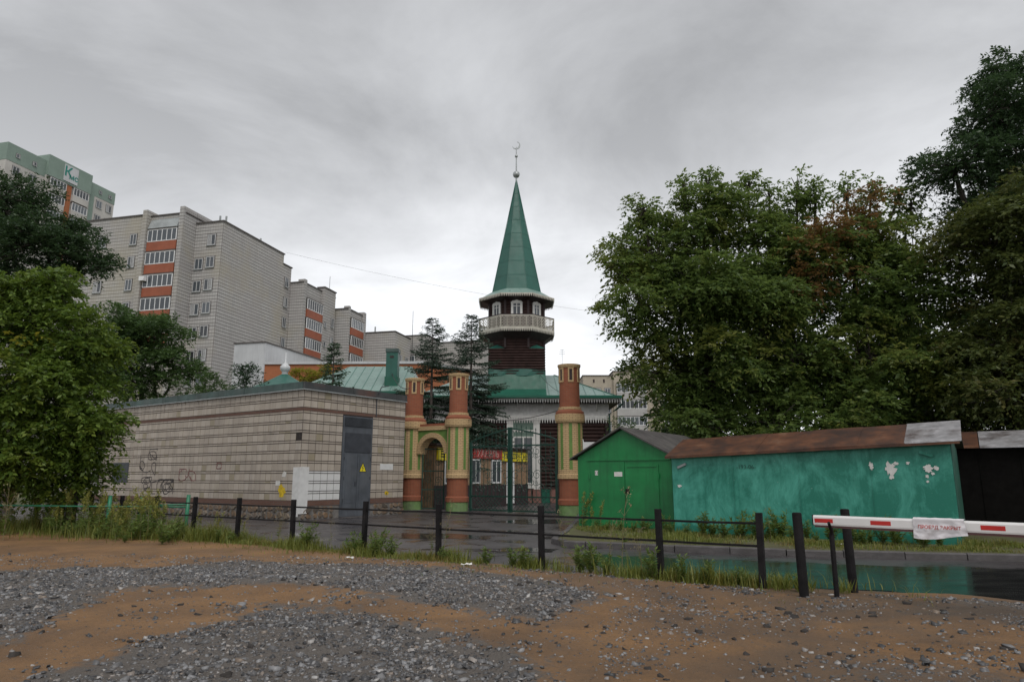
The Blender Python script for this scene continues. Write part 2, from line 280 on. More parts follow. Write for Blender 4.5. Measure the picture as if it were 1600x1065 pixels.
# ------------------------------------------------------------------ mesh helpers
class MB:
    def __init__(s, T=None): s.v = []; s.f = []; s.uv = []; s.T = T
    def face(s, pts, uv=None):
        i = len(s.v); s.v += [tuple(p) for p in pts]; s.f.append(tuple(range(i, i + len(pts))))
        if uv is None:
            a = Vector(pts[1]) - Vector(pts[0]); b = Vector(pts[-1]) - Vector(pts[0]); n = a.cross(b)
            ax, ay, az = abs(n.x), abs(n.y), abs(n.z)
            if az >= ax and az >= ay: uv = [(p[0], p[1]) for p in pts]
            elif ax > ay: uv = [(p[1], p[2]) for p in pts]
            else: uv = [(p[0], p[2]) for p in pts]
        s.uv += list(uv)
    def box(s, x0, x1, y0, y1, z0, z1):
        if x0 > x1: x0, x1 = x1, x0
        if y0 > y1: y0, y1 = y1, y0
        p = [(x0, y0, z0), (x1, y0, z0), (x1, y1, z0), (x0, y1, z0), (x0, y0, z1), (x1, y0, z1), (x1, y1, z1), (x0, y1, z1)]
        for q in ((0, 1, 5, 4), (1, 2, 6, 5), (2, 3, 7, 6), (3, 0, 4, 7), (4, 5, 6, 7), (3, 2, 1, 0)): s.face([p[i] for i in q])
        return s
    def hexa(s, p):    # 8 points: bottom ring 0-3 then top ring 4-7
        for q in ((0, 1, 5, 4), (1, 2, 6, 5), (2, 3, 7, 6), (3, 0, 4, 7), (4, 5, 6, 7), (3, 2, 1, 0)): s.face([p[i] for i in q])
        return s
    def prism(s, poly, z0, z1, cap=True):
        n = len(poly)
        for i in range(n):
            a, b = poly[i], poly[(i + 1) % n]
            s.face([(a[0], a[1], z0), (b[0], b[1], z0), (b[0], b[1], z1), (a[0], a[1], z1)])
        if cap:
            s.face([(p[0], p[1], z1) for p in poly]); s.face([(p[0], p[1], z0) for p in reversed(poly)])
        return s
    def xprism(s, poly, y0, y1):   # polygon in x,z extruded along y
        n = len(poly)
        s.face([(p[0], y0, p[1]) for p in poly]); s.face([(p[0], y1, p[1]) for p in reversed(poly)])
        for i in range(n):
            a, b = poly[i], poly[(i + 1) % n]
            s.face([(b[0], y0, b[1]), (a[0], y0, a[1]), (a[0], y1, a[1]), (b[0], y1, b[1])])
        return s
    def lathe(s, prof, n=24, c=(0, 0), a0=0.):
        for i in range(n):
            t0, t1 = a0 + 2 * math.pi * i / n, a0 + 2 * math.pi * (i + 1) / n
            L = 0
            for (r0, z0), (r1, z1) in zip(prof[:-1], prof[1:]):
                R_ = max(r0, r1)
                pts = [(c[0] + r0 * math.cos(t0), c[1] + r0 * math.sin(t0), z0), (c[0] + r0 * math.cos(t1), c[1] + r0 * math.sin(t1), z0),
                       (c[0] + r1 * math.cos(t1), c[1] + r1 * math.sin(t1), z1), (c[0] + r1 * math.cos(t0), c[1] + r1 * math.sin(t0), z1)]
                uv = [(t0 * R_, z0), (t1 * R_, z0), (t1 * R_, z1), (t0 * R_, z1)]
                if r0 < 1e-5: pts = pts[1:]; uv = uv[1:]
                elif r1 < 1e-5: pts = pts[:3]; uv = uv[:3]
                s.face(pts, uv)
        return s
    def tube(s, pts, rad, n=6):
        pts = [Vector(p) for p in pts]
        if isinstance(rad, (int, float)): rad = [rad] * len(pts)
        rings = []
        for i, p in enumerate(pts):
            d = (pts[min(i + 1, len(pts) - 1)] - pts[max(i - 1, 0)]).normalized()
            up = Vector((0, 0, 1)) if abs(d.z) < .95 else Vector((1, 0, 0))
            x = d.cross(up).normalized(); y = x.cross(d)
            rings.append([p + (x * math.cos(2 * math.pi * j / n) + y * math.sin(2 * math.pi * j / n)) * rad[i] for j in range(n)])
        for a, b in zip(rings[:-1], rings[1:]):
            for j in range(n): s.face([a[j], a[(j + 1) % n], b[(j + 1) % n], b[j]])
        s.face(list(reversed(rings[0]))); s.face(rings[-1])
        return s
    def bar(s, a, b, w, h):    # rectangular bar between two points
        a, b = Vector(a), Vector(b); d = (b - a).normalized(); up = Vector((0, 0, 1)) if abs(d.z) < .95 else Vector((0, 1, 0))
        x = d.cross(up).normalized() * w / 2; y = x.cross(d).normalized() * h / 2
        s.hexa([a - x - y, a + x - y, b + x - y, b - x - y, a - x + y, a + x + y, b + x + y, b - x + y]); return s
    def mesh(s, name, m, smooth=False, weld=False):
        me = bpy.data.meshes.new(name)
        v = [s.T @ Vector(p) for p in s.v] if s.T else s.v
        me.from_pydata([tuple(p) for p in v], [], s.f)
        u = me.uv_layers.new(name='UVMap'); u.data.foreach_set('uv', [x for q in s.uv for x in q])
        if weld:
            import bmesh
            bm = bmesh.new(); bm.from_mesh(me); bmesh.ops.remove_doubles(bm, verts=bm.verts, dist=.0005); bm.to_mesh(me); bm.free()
        if smooth: me.polygons.foreach_set('use_smooth', [True] * len(me.polygons))
        if m: me.materials.append(MT[m] if isinstance(m, str) else m)
        return me
    def build(s, name, m, parent=None, smooth=False, weld=False):
        return put(name, s.mesh(name, m, smooth, weld), parent)
def put(name, me, parent=None, loc=None, rz=0., mtx=None):
    o = bpy.data.objects.new(name, me); col.objects.link(o)
    if parent: o.parent = parent
    if mtx is not None: o.matrix_local = mtx
    else:
        if loc: o.location = loc
        if rz: o.rotation_euler = (0, 0, rz)
    return o
def tag(o, label=None, cat=None, group=None, kind=None):
    for a, b in (('label', label), ('category', cat), ('group', group), ('kind', kind)):
        if b: o[a] = b
    return o
def thing(name, label, cat, loc=(0, 0, 0), rz=0., group=None):
    o = bpy.data.objects.new(name, None); o.empty_display_size = .2; col.objects.link(o)
    o.location = loc; o.rotation_euler = (0, 0, rz); return tag(o, label, cat, group)
def copy_tree(o, parent=None):
    c = o.copy(); col.objects.link(c); c.parent = parent
    for ch in [x for x in bpy.data.objects if x.parent == o]: copy_tree(ch, c)
    return c
def np_mesh(name, V, F, m, parent=None, kind=None, smooth=False):
    F = np.asarray(F, dtype=np.int32); kk = F.shape[1]; me = bpy.data.meshes.new(name)
    me.vertices.add(len(V)); me.vertices.foreach_set('co', np.asarray(V, dtype=np.float32).ravel())
    me.loops.add(F.size); me.loops.foreach_set('vertex_index', F.ravel())
    me.polygons.add(len(F)); me.polygons.foreach_set('loop_start', np.arange(0, F.size, kk, dtype=np.int32))
    me.update(calc_edges=True)
    if smooth: me.polygons.foreach_set('use_smooth', np.ones(len(F), dtype=bool))
    me.materials.append(MT[m] if isinstance(m, str) else m)
    o = put(name, me, parent)
    if kind: o['kind'] = kind
    return o
def text_mesh(txt, size, m, name, parent, T, extrude=.002, bold=0.):
    c = bpy.data.curves.new(name, 'FONT'); c.body = txt; c.size = size; c.extrude = extrude; c.align_x = 'CENTER'; c.align_y = 'CENTER'; c.offset = bold
    o = bpy.data.objects.new('tmp', c); col.objects.link(o); bpy.context.view_layer.update()
    me = bpy.data.meshes.new_from_object(o.evaluated_get(bpy.context.evaluated_depsgraph_get())); bpy.data.objects.remove(o)
    me.materials.clear(); me.materials.append(MT[m]); me.name = name
    return put(name, me, parent, mtx=T)
def plane_T(o, h, n):      # x along h, y outward along n, z up
    h = Vector((*h, 0)).normalized(); n = Vector((*n, 0)).normalized()
    return Matrix(((h.x, n.x, 0, o[0]), (h.y, n.y, 0, o[1]), (0, 0, 1, o[2] if len(o) > 2 else 0), (0, 0, 0, 1)))
def text_T(x, y, z):       # upright text facing -y in local coordinates
    return Matrix.Translation((x, y, z)) @ Matrix.Rotation(math.pi / 2, 4, 'X')
GA = R(-33.9)              # direction of the fence, transformer house and gateway
def wall_T(o, h):          # x to the right along the wall as seen from outside, y into the wall, z up
    h = Vector((*h, 0)).normalized()
    return Matrix(((h.x, -h.y, 0, o[0]), (h.y, h.x, 0, o[1]), (0, 0, 1, o[2] if len(o) > 2 else 0), (0, 0, 0, 1)))

# ------------------------------------------------------------------ ground, road, car park
def asphalt_mat():
    m, t, b = nt('wet_asphalt'); v = nd(t, 'ShaderNodeTexCoord').outputs['Object']
    n = noi(t, v, .55, 7, .6, .4); c = mixc(t, ramp(t, n, .35, .65), (.038, .034, .036), (.070, .063, .065))
    s = noi(t, v, 45, 3, .7); c = mixc(t, ramp(t, s, .55, .75, 0, .5), c, (.15, .14, .14))
    vw = nd(t, 'ShaderNodeVectorMath', {0: v, 1: nd(t, 'ShaderNodeTexNoise', {'Vector': v, 'Scale': 1.6, 'Detail': 4.}).outputs[1]}, operation='ADD').outputs[0]
    ck = nd(t, 'ShaderNodeTexVoronoi', {'Vector': vw, 'Scale': .42}, feature='DISTANCE_TO_EDGE').outputs['Distance']
    c = mixc(t, ramp(t, ck, .0, .012, .8, 0), c, (.014, .013, .013))
    w = noi(t, v, .9, 5, .55, .5); wet = ramp(t, w, .36, .52)
    c = mixc(t, wet, k((.035, .031, .033), 1), c)
    t.links.new(c, b.inputs['Base Color']); t.links.new(ramp(t, wet, 0, 1, .14, .42), b.inputs['Roughness'])
    b.inputs['Specular IOR Level'].default_value = .5
    h = nd(t, 'ShaderNodeMath', {0: noi(t, v, 60, 3), 1: wet}, operation='MULTIPLY').outputs[0]
    bump(t, b, h, .35, .008); return m
MT['asphalt'] = asphalt_mat()
def puddle_mat():
    m, t, b = nt('rain_puddle'); v = nd(t, 'ShaderNodeTexCoord').outputs['Object']
    n = noi(t, v, 1.1, 6, .6); c = mixc(t, ramp(t, n, .35, .65), (.014, .015, .015), (.026, .027, .027))
    t.links.new(c, b.inputs['Base Color']); b.inputs['IOR'].default_value = 1.33
    t.links.new(ramp(t, noi(t, mapv(t, v, (1, 3, 1)), 1.3, 4), .35, .65, .05, .22), b.inputs['Roughness'])
    bump(t, b, noi(t, mapv(t, v, (1, 2.2, 1)), 5, 3), .03, .004); return m
MT['puddle'] = puddle_mat()
MT['earth'] = mat('rough_grassy_earth', (.085, .08, .04), .95, .35, .8, .4, 6, c2=(.07, .095, .03), dirt=(.12, .095, .06), dirt_amt=.6)
MT['verge'] = mat('verge_soil', (.11, .085, .05), .95, .35, 2, .5, 12, c2=(.09, .10, .035))
def sheet(name, poly, z, m):
    o = MB().face([(p[0], p[1], z) for p in poly]); return None
def flat(name, poly, z, m):
    mb = MB(); mb.face([(p[0], p[1], z) for p in poly]); o = mb.build(name, m); o['kind'] = 'structure'; return o
flat('ground', [(-700, -300), (700, -300), (700, 1200), (-700, 1200)], -.10, 'earth')
UX, UY = math.cos(GA), math.sin(GA)                     # unit vector along the fence, to the right
NX, NY = UY, -UX                                        # towards the camera
FX, FY = 3.71, 10.60                                    # last fence post
def ST(s, t): return (FX + UX * s + NX * t, FY + UY * s + NY * t)
flat('road', [ST(-45, 2.0), ST(40, 3.2), ST(40, -20), (3.2, 60), (-34, 60), ST(-45, -20)], -.012, 'asphalt')
# dirt verge in front of the garages, behind the kerb
KB = [(2.75, 28.8), (2.2, 24.5), (1.55, 20.2), (1.05, 17.6), (1.25, 17.0), (1.75, 16.72), (2.6, 16.35), (3.62, 15.8), (4.7, 15.35), (5.75, 14.95), (6.8, 14.65), (7.9, 14.38), (9.0, 14.15), (10.2, 13.92), (11.5, 13.70), (13.0, 13.45), (14.6, 13.2), (16.2, 12.95), (17.8, 12.7)]
mb = MB(); vp = KB + [(26, 11.5), (30, 40), (4, 40)]
mb.face([(p[0], p[1], .105) for p in vp]); vg = mb.build('verge', 'verge'); vg['kind'] = 'structure'
kerb = thing('kerb', None, None); kerb['kind'] = 'structure'
def kerbline(pts, L):
    # walk the polyline in pieces of about L metres
    out = [Vector((*pts[0], 0))]
    for a, b in zip(pts[:-1], pts[1:]):
        a, b = Vector((*a, 0)), Vector((*b, 0)); n = max(1, round((b - a).length / L))
        out += [a + (b - a) * (i + 1) / n for i in range(n)]
    return out
kp = kerbline(KB, 1.05)
for a, b in zip(kp[:-1], kp[1:]):
    d = (b - a).normalized(); n = Vector((-d.y, d.x, 0)); g = d * .008; jz = random.uniform(-.012, .012); jn = n * random.uniform(-.012, .012)
    f = a + g + jn - n * .07; e = b - g + jn - n * .07; f2 = f + n * .15; e2 = e + n * .15
    zt = .125 + jz; ch = n * .022
    mb = MB(); Z = Vector((0, 0, 1))
    mb.face([f - Z * .1, e - Z * .1, e + Z * (zt - .02), f + Z * (zt - .02)]); mb.face([f + Z * (zt - .02), e + Z * (zt - .02), e + ch + Z * zt, f + ch + Z * zt])
    mb.face([f + ch + Z * zt, e + ch + Z * zt, e2 + Z * zt, f2 + Z * zt]); mb.face([f2 + Z * zt, e2 + Z * zt, e2 - Z * .1, f2 - Z * .1])
    mb.face([f - Z * .1, f + Z * (zt - .02), f + ch + Z * zt, f2 + Z * zt, f2 - Z * .1]); mb.face([e2 - Z * .1, e2 + Z * zt, e + ch + Z * zt, e + Z * (zt - .02), e - Z * .1])
    mb.build('kerb_stone', 'kerb', kerb)
# puddle along the road
def blob(pts, n=8, jit=.12, seed=1):
    rr = random.Random(seed); out = []
    for a, b in zip(pts, pts[1:] + pts[:1]):
        for i in range(n):
            t = i / n; p = (a[0] + (b[0] - a[0]) * t, a[1] + (b[1] - a[1]) * t)
            q = mnoise.noise(Vector((p[0] * 1.3, p[1] * 1.3, seed))) * jit * 2 + rr.uniform(-jit, jit) * .3
            out.append((p[0] + q, p[1] + q))
    return out
flat('puddle', blob([(1.5, 15.0), (2.6, 14.9), (4.5, 14.1), (7.0, 13.3), (10.5, 12.5), (14, 11.8), (16, 10.2), (12, 8.2), (9.0, 8.4), (6.9, 9.3), (5.3, 10.25), (4.2, 10.9), (2.6, 12.2), (1.2, 13.6)], 8, .14, 3), -.006, 'puddle')
flat('puddle', blob([(.2, 16.6), (1.0, 16.2), (.9, 15.6), (-.4, 15.7), (-.9, 16.2)], 6, .1, 8), -.006, 'puddle')
flat('puddle', blob([(-3.4, 20.8), (-1.2, 20.3), (-.6, 19.0), (-2.6, 18.9), (-4.3, 19.8)], 6, .12, 5), -.006, 'puddle')
flat('puddle', blob([(.3, 27.5), (1.9, 27.2), (1.7, 25.2), (.4, 24.6), (-.6, 26)], 6, .12, 6), -.006, 'puddle')

# car park: sand and gravel
POLY = [
 [(-10.4, 13.5), (-5.97, 10.04), (-4.97, 8.79), (-4.54, 7.3), (-4.92, 6.56), (-9, 6), (-14, 11)],
 [(-8.92, 12.18), (-7.61, 12.34), (-6.19, 12.59), (-5.44, 12.94), (-4.52, 13.31), (-3.29, 13.12), (-2.05, 12.76), (-.42, 11.8), (.91, 10.2), (1.3, 9.22), (.73, 8.3), (-.31, 8.79), (-1.3, 9.22), (-2.29, 9.94), (-3.45, 10.79), (-4.26, 10.2), (-5.53, 10.37), (-6.17, 9.94)],
 [(-3.68, 8.67), (-2.87, 9.54), (-2.17, 9.44), (-1.86, 8.79), (-2.8, 7.96)],
 [(-3.59, 4.8), (-3.7, 6.25), (-3.5, 6.91), (-2.85, 7.73), (-2.3, 8.16), (-1.29, 8.16), (-.27, 7.58), (.29, 6.56), (.24, 4.8)],
 [(.15, 8.67), (.84, 9.0), (.82, 8.41), (.28, 8.05)],
 [(2.21, 10.37), (3.02, 10.6), (3.72, 10.2), (3.35, 9.6), (2.34, 9.6)],
 [(4.82, 9.54), (5.84, 9.68), (6.69, 9.22), (8.5, 8.2), (8.0, 7.4), (6.08, 8.41), (5.41, 9.0), (4.62, 9.0)],
 [(1.89, 6.4), (3.08, 6.9), (4.15, 6.7), (5.37, 7.2), (4.6, 4.8), (2.13, 4.8)],
 [(3.74, 7.73), (4.82, 8.05), (5.17, 7.73), (4.08, 7.3)],
]
PW = [.95, 1, .8, 1, .8, .8, .75, .42, .4]
def pip(px, py, poly):
    inside = np.zeros(px.shape, bool); n = len(poly)
    for i in range(n):
        x0, y0 = poly[i]; x1, y1 = poly[(i + 1) % n]
        c = ((y0 > py) != (y1 > py)) & (px < (x1 - x0) * (py - y0) / (y1 - y0 + 1e-9) + x0); inside ^= c
    return inside
def vnoise(x, y, sc, seed):
    x = x * sc + seed * 17.3; y = y * sc + seed * 9.1
    xi, yi = np.floor(x).astype(int), np.floor(y).astype(int); fx, fy = x - xi, y - yi
    fx = fx * fx * (3 - 2 * fx); fy = fy * fy * (3 - 2 * fy)
    def h(a, b):
        q = np.sin(a * 127.1 + b * 311.7 + seed * 74.7) * 43758.5453; return q - np.floor(q)
    return (h(xi, yi) * (1 - fx) + h(xi + 1, yi) * fx) * (1 - fy) + (h(xi, yi + 1) * (1 - fx) + h(xi + 1, yi + 1) * fx) * fy
def fbm(x, y, sc, seed, o=4):
    a = 0; w = .5; tot = 0
    for i in range(o): a = a + w * vnoise(x, y, sc * 2 ** i, seed + i); tot += w; w *= .5
    return a / tot
def gravel_mask(x, y):
    wx = x + (fbm(x, y, .9, 1) - .5) * 1.1 + (fbm(x, y, 3.5, 4) - .5) * 1.1; wy = y + (fbm(x, y, .9, 2) - .5) * 1.1 + (fbm(x, y, 3.5, 5) - .5) * 1.1
    m = np.zeros(x.shape)
    for p, w in zip(POLY, PW): m = np.maximum(m, w * pip(wx, wy, p))
    back = (y < 4.6) * (fbm(x, y, .35, 7) > .5) * .9
    return np.maximum(m, back)
def soft_mask(x, y):
    r0 = np.random.default_rng(5); m = 0
    for i in range(7):
        a = i * 2.4; q = .7 * ((i + .3) / 7) ** .6; m = m + gravel_mask(x + q * math.cos(a), y + q * math.sin(a))
    return m / 7
def edge_t(s): return np.where(s < .8, -.1, np.where(s > 2.2, -.75, -.1 - .65 * (s - .8) / 1.4))
def park_z(x, y):
    s = (x - FX) * UX + (y - FY) * UY; t = (x - FX) * NX + (y - FY) * NY
    e = t - edge_t(s) + (fbm(x, y, 1.2, 9) - .5) * .6
    rise = np.clip(e / .9, -.6, 1); rise = np.where(rise > 0, rise * rise * (3 - 2 * rise), rise)
    z = rise * .05 + (fbm(x, y, .45, 12) - .5) * .10 * np.clip(e, 0, 1)
    rut = np.sin((x * .35 + y * .94) * 2.4 + (fbm(x, y, .3, 21) - .5) * 5) * .012
    return z + rut * np.clip(e, 0, 1) + (fbm(x, y, 4, 15) - .5) * .016
xs = np.arange(-34, 22, .13); ts = np.arange(-2.4, 26, .13)
S_, T_ = np.meshgrid(xs, ts, indexing='ij')
X_ = FX + UX * S_ + NX * T_; Y_ = FY + UY * S_ + NY * T_; Zp = park_z(X_, Y_)
gm = soft_mask(X_, Y_); Zp = Zp + .012 * gm
n1_, n2_ = X_.shape; idx = np.arange(n1_ * n2_).reshape(n1_, n2_)
Fq = np.stack([idx[:-1, :-1], idx[:-1, 1:], idx[1:, 1:], idx[1:, :-1]], -1).reshape(-1, 4)
def park_mat():
    m, t, b = nt('sandy_car_park'); v = nd(t, 'ShaderNodeTexCoord').outputs['Object']
    at = nd(t, 'ShaderNodeAttribute', attribute_name='grit').outputs['Fac']
    n = noi(t, v, .8, 7, .62, .3); sand = mixc(t, ramp(t, n, .33, .66), (.15, .085, .041), (.28, .152, .062))
    sx = nd(t, 'ShaderNodeSeparateXYZ', {0: v}); dg = ramp(t, sx.outputs[0], -1.5, 4.5)
    d = noi(t, v, .55, 6, .6, .5); dk = nd(t, 'ShaderNodeMath', {0: ramp(t, d, .36, .58), 1: ramp(t, dg, 0, 1, .10, .80)}, operation='MULTIPLY').outputs[0]
    sand = mixc(t, dk, sand, (.080, .064, .052))
    fn = noi(t, v, 26, 5, .75); sand = mixc(t, ramp(t, fn, .5, .78, 0, .75), sand, (.06, .047, .036))
    fn2 = noi(t, v, 55, 3, .7); sand = mixc(t, ramp(t, fn2, .6, .75, 0, .6), sand, (.25, .2, .16))
    grit = mixc(t, ramp(t, noi(t, v, 48, 4, .75), .35, .65), (.070, .057, .047), (.155, .138, .122))
    edge = nd(t, 'ShaderNodeMath', {0: at, 1: nd(t, 'ShaderNodeMath', {0: noi(t, v, 9, 5, .7), 1: -.5}, operation='ADD').outputs[0]}, operation='ADD').outputs[0]
    c = mixc(t, ramp(t, edge, .4, .62), sand, grit)
    t.links.new(c, b.inputs['Base Color'])
    t.links.new(ramp(t, d, .3, .6, .88, .58), b.inputs['Roughness']); b.inputs['Specular IOR Level'].default_value = .35
    bump(t, b, noi(t, v, 30, 6, .75), .9, .03); return m
MT['park'] = park_mat()
park = np_mesh('car_park', np.stack([X_, Y_, Zp], -1).reshape(-1, 3), Fq, 'park', kind='structure', smooth=True)
at = park.data.attributes.new('grit', 'FLOAT', 'POINT'); at.data.foreach_set('value', gm.ravel().astype(np.float32))

# gravel stones: real crushed stone, too many to count
def stone_mat():
    m, t, b = nt('crushed_stone'); r = isl(t)
    c = cramp(t, r, [(0, (.025, .025, .027)), (.35, (.068, .066, .067)), (.65, (.14, .138, .14)), (.85, (.24, .24, .245)), (.93, (.19, .145, .11)), (1, (.38, .37, .36))])
    t.links.new(c, b.inputs['Base Color']); b.inputs['Roughness'].default_value = .45; b.inputs['Specular IOR Level'].default_value = .5; return m
MT['stone'] = stone_mat()
def stones(name, x, y, sz, m):
    n = len(x); base = np.array([[-1, -1, -1], [1, -1, -1], [1, 1, -1], [-1, 1, -1], [-1, -1, 1], [1, -1, 1], [1, 1, 1], [-1, 1, 1]], float) * .5
    V = base[None] * rng.uniform(.55, 1.2, (n, 8, 1)) + rng.uniform(-.18, .18, (n, 8, 3))
    V *= sz[:, None, None] * rng.uniform(.6, 1.25, (n, 1, 3)) * np.array([1.15, 1., .62])
    a = rng.uniform(0, 6.28, n); tilt = rng.normal(0, .4, n); ca, sa, ct, st = np.cos(a), np.sin(a), np.cos(tilt), np.sin(tilt)
    X, Y, Z = V[..., 0], V[..., 1], V[..., 2]
    X, Z = X * ct[:, None] + Z * st[:, None], -X * st[:, None] + Z * ct[:, None]
    X, Y = X * ca[:, None] - Y * sa[:, None], X * sa[:, None] + Y * ca[:, None]
    z0 = park_z(x, y) + .012 * gravel_mask(x, y) + sz * .04
    V = np.stack([X + x[:, None], Y + y[:, None], Z + z0[:, None]], -1).reshape(-1, 3)
    q = np.array([[4, 5, 6, 7], [0, 1, 5, 4], [1, 2, 6, 5], [2, 3, 7, 6], [3, 0, 4, 7]])
    return np_mesh(name, V, (q[None] + 8 * np.arange(n)[:, None, None]).reshape(-1, 4), m, kind='stuff')
def scatter(n, x0, x1, y0, y1, keep):
    x = rng.uniform(x0, x1, n); y = rng.uniform(y0, y1, n); kx = keep(x, y); return x[kx], y[kx]
def in_view(x, y): return (np.abs(x) < .80 * y + 1.2)
def kg(x, y):
    s = (x - FX) * UX + (y - FY) * UY; t = (x - FX) * NX + (y - FY) * NY
    g = soft_mask(x, y); p = np.where(g > .04, g ** 1.25 * np.clip((fbm(x, y, 2.2, 33) - .22) * 2.0, .12, .85), .10 + .22 * (fbm(x, y, 2.0, 37) > .56) + .13 * (fbm(x, y, 1.1, 31) > .5) * (x > -.8) + .06 * (fbm(x, y, 2.5, 35) > .6))
    fall = np.clip(1.15 - (y - 5) * .045, .35, 1)
    return (rng.uniform(0, 1, len(x)) < p * fall) & in_view(x, y) & (t > edge_t(s) + .25)
gx, gy = scatter(330000, -12, 10, 4.2, 14.5, kg)
sz = np.clip(rng.lognormal(math.log(.0165), .55, len(gx)), .007, .07) * np.where(gravel_mask(gx, gy) > .1, 1, rng.beta(1.2, 2.4, len(gx)) * .8 + .38)
o = stones('gravel', gx, gy, sz, 'stone'); tag(o, 'loose grey crushed stone strewn over the sandy car park', 'gravel')
dx, dy = scatter(1500, -10, 9, 4.8, 12, lambda x, y: (rng.uniform(0, 1, len(x)) < np.where(x > 0, .30, .10)) & in_view(x, y) & ((x - FX) * NX + (y - FY) * NY > .6))
MT['clod'] = mat('dark_clod', (.035, .030, .027), .85, .3, 8)
o = stones('dirt_clods', dx, dy, rng.uniform(.025, .075, len(dx)), 'clod'); tag(o, 'dark clods and pebbles scattered over bare sand', 'pebbles')

# ------------------------------------------------------------------ transformer house with tiled walls
tp = thing('transformer_house', 'low windowless house clad in beige tiles with grey steel doors', 'building', (-8.18, 26.88, 0), GA)
LW, RW, ZT = 15.6, 17 * .342, 4.99
mb = MB(); mb.box(-LW, 0, 0, RW, .71, 5.0); mb.build('wall', 'mortar', tp)
mb = MB(); mb.box(-LW, .02, -.02, RW, .50, .708); mb.build('brick_course', 'oldbrick', tp)
mb = MB(); mb.box(-LW, .0, .0, RW, -.1, .497); mb.build('plinth', 'plinth_mortar', tp)
mb = MB(); mb.box(-LW, .014, -.014, RW, 4.17, 4.295); mb.build('brick_band', 'oldbrick', tp)
rows = [(4.70, 4.985, 1), (4.61, 4.675, 0), (4.31, 4.585, 1)]
z = 4.16
while z > .75:
    rows.append((z - .066, z, 0)); z -= .092
    rows.append((max(z - .272, .715), z, 1)); z -= .297
DX0, DX1 = 6 * .342 + .01, 11 * .342 - .01        # the door on the right wall
TW = .342
tiles = []                   # (wall, centre, z0, z1, w, big, white)
for (z0, z1, big) in rows:
    for i in range(int(LW / TW)):
        x = -TW * (i + .5); tiles.append(('L', x, z0, z1, TW, big, False))
    for i in range(int(RW / TW)):
        y = TW * (i + .5)
        if z0 < 4.12 and DX0 - .05 < y < DX1 + .05: continue
        tiles.append(('R', y, z0, z1, TW, big, z1 < 2.02 and y < DX0))
hole = ('L', 0)
cand = sorted([q for q in tiles if q[5]], key=lambda q: abs(q[1]) * (1.0 if q[0] == 'L' else .72))
miss = min(cand, key=lambda q: abs(q[1]) * 9 + abs(q[2] - 3.0) if q[0] == 'L' else 99); cand.remove(miss); tiles.remove(miss)
solo = set(cand[:300])
def tile_mesh(h, m):
    mb = MB(); w = TW - .019; e = .006
    mb.face([(-w / 2, 0, 0), (w / 2, 0, 0), (w / 2 - e, -.016, e), (-w / 2 + e, -.016, e)]); mb.face([(w / 2, 0, 0), (w / 2, 0, h), (w / 2 - e, -.016, h - e), (w / 2 - e, -.016, e)])
    mb.face([(w / 2, 0, h), (-w / 2, 0, h), (-w / 2 + e, -.016, h - e), (w / 2 - e, -.016, h - e)]); mb.face([(-w / 2, 0, h), (-w / 2, 0, 0), (-w / 2 + e, -.016, e), (-w / 2 + e, -.016, h - e)])
    mb.face([(-w / 2 + e, -.016, e), (w / 2 - e, -.016, e), (w / 2 - e, -.016, h - e), (-w / 2 + e, -.016, h - e)])
    return mb.mesh('tile', m)
tcache = {}; TV = []; TF = []; WV = []; WF = []
for q in tiles:
    wall, c, z0, z1, w, big, white = q; h = round(z1 - z0, 4)
    T = wall_T((c, 0, z0), (1, 0)) if wall == 'L' else wall_T((0, c, z0), (0, 1))
    if q in solo:
        key = (h, white)
        if key not in tcache: tcache[key] = tile_mesh(h, 'white_tile' if white else 'tile')
        jit = Matrix.Translation((0, random.uniform(-.002, .002), 0)) @ Matrix.Rotation(random.gauss(0, .006), 4, 'X') @ Matrix.Rotation(random.gauss(0, .006), 4, 'Z')
        put('tile', tcache[key], tp, mtx=T @ jit)
    else:
        me = tcache.setdefault((h, 'raw'), tile_mesh(h, None)); A, Bf = (WV, WF) if white else (TV, TF); off = len(A)
        jit = Matrix.Rotation(random.gauss(0, .006), 4, 'X') @ Matrix.Rotation(random.gauss(0, .006), 4, 'Z')
        A += [tuple(T @ jit @ v.co) for v in me.vertices]; Bf += [tuple(i + off for i in p.vertices) for p in me.polygons]
o = np_mesh('tile_field', np.array(TV), TF, 'tile', tp, 'stuff')
if WF: np_mesh('tile_field', np.array(WV), WF, 'white_tile', tp, 'stuff')
mb = MB(); mb.box(-.36, .03, -.03, 0, .12, 1.98); mb.box(.001, .031, .0, .42, .22, 1.99); mb.build('plaster_patch', 'white_tile', tp)
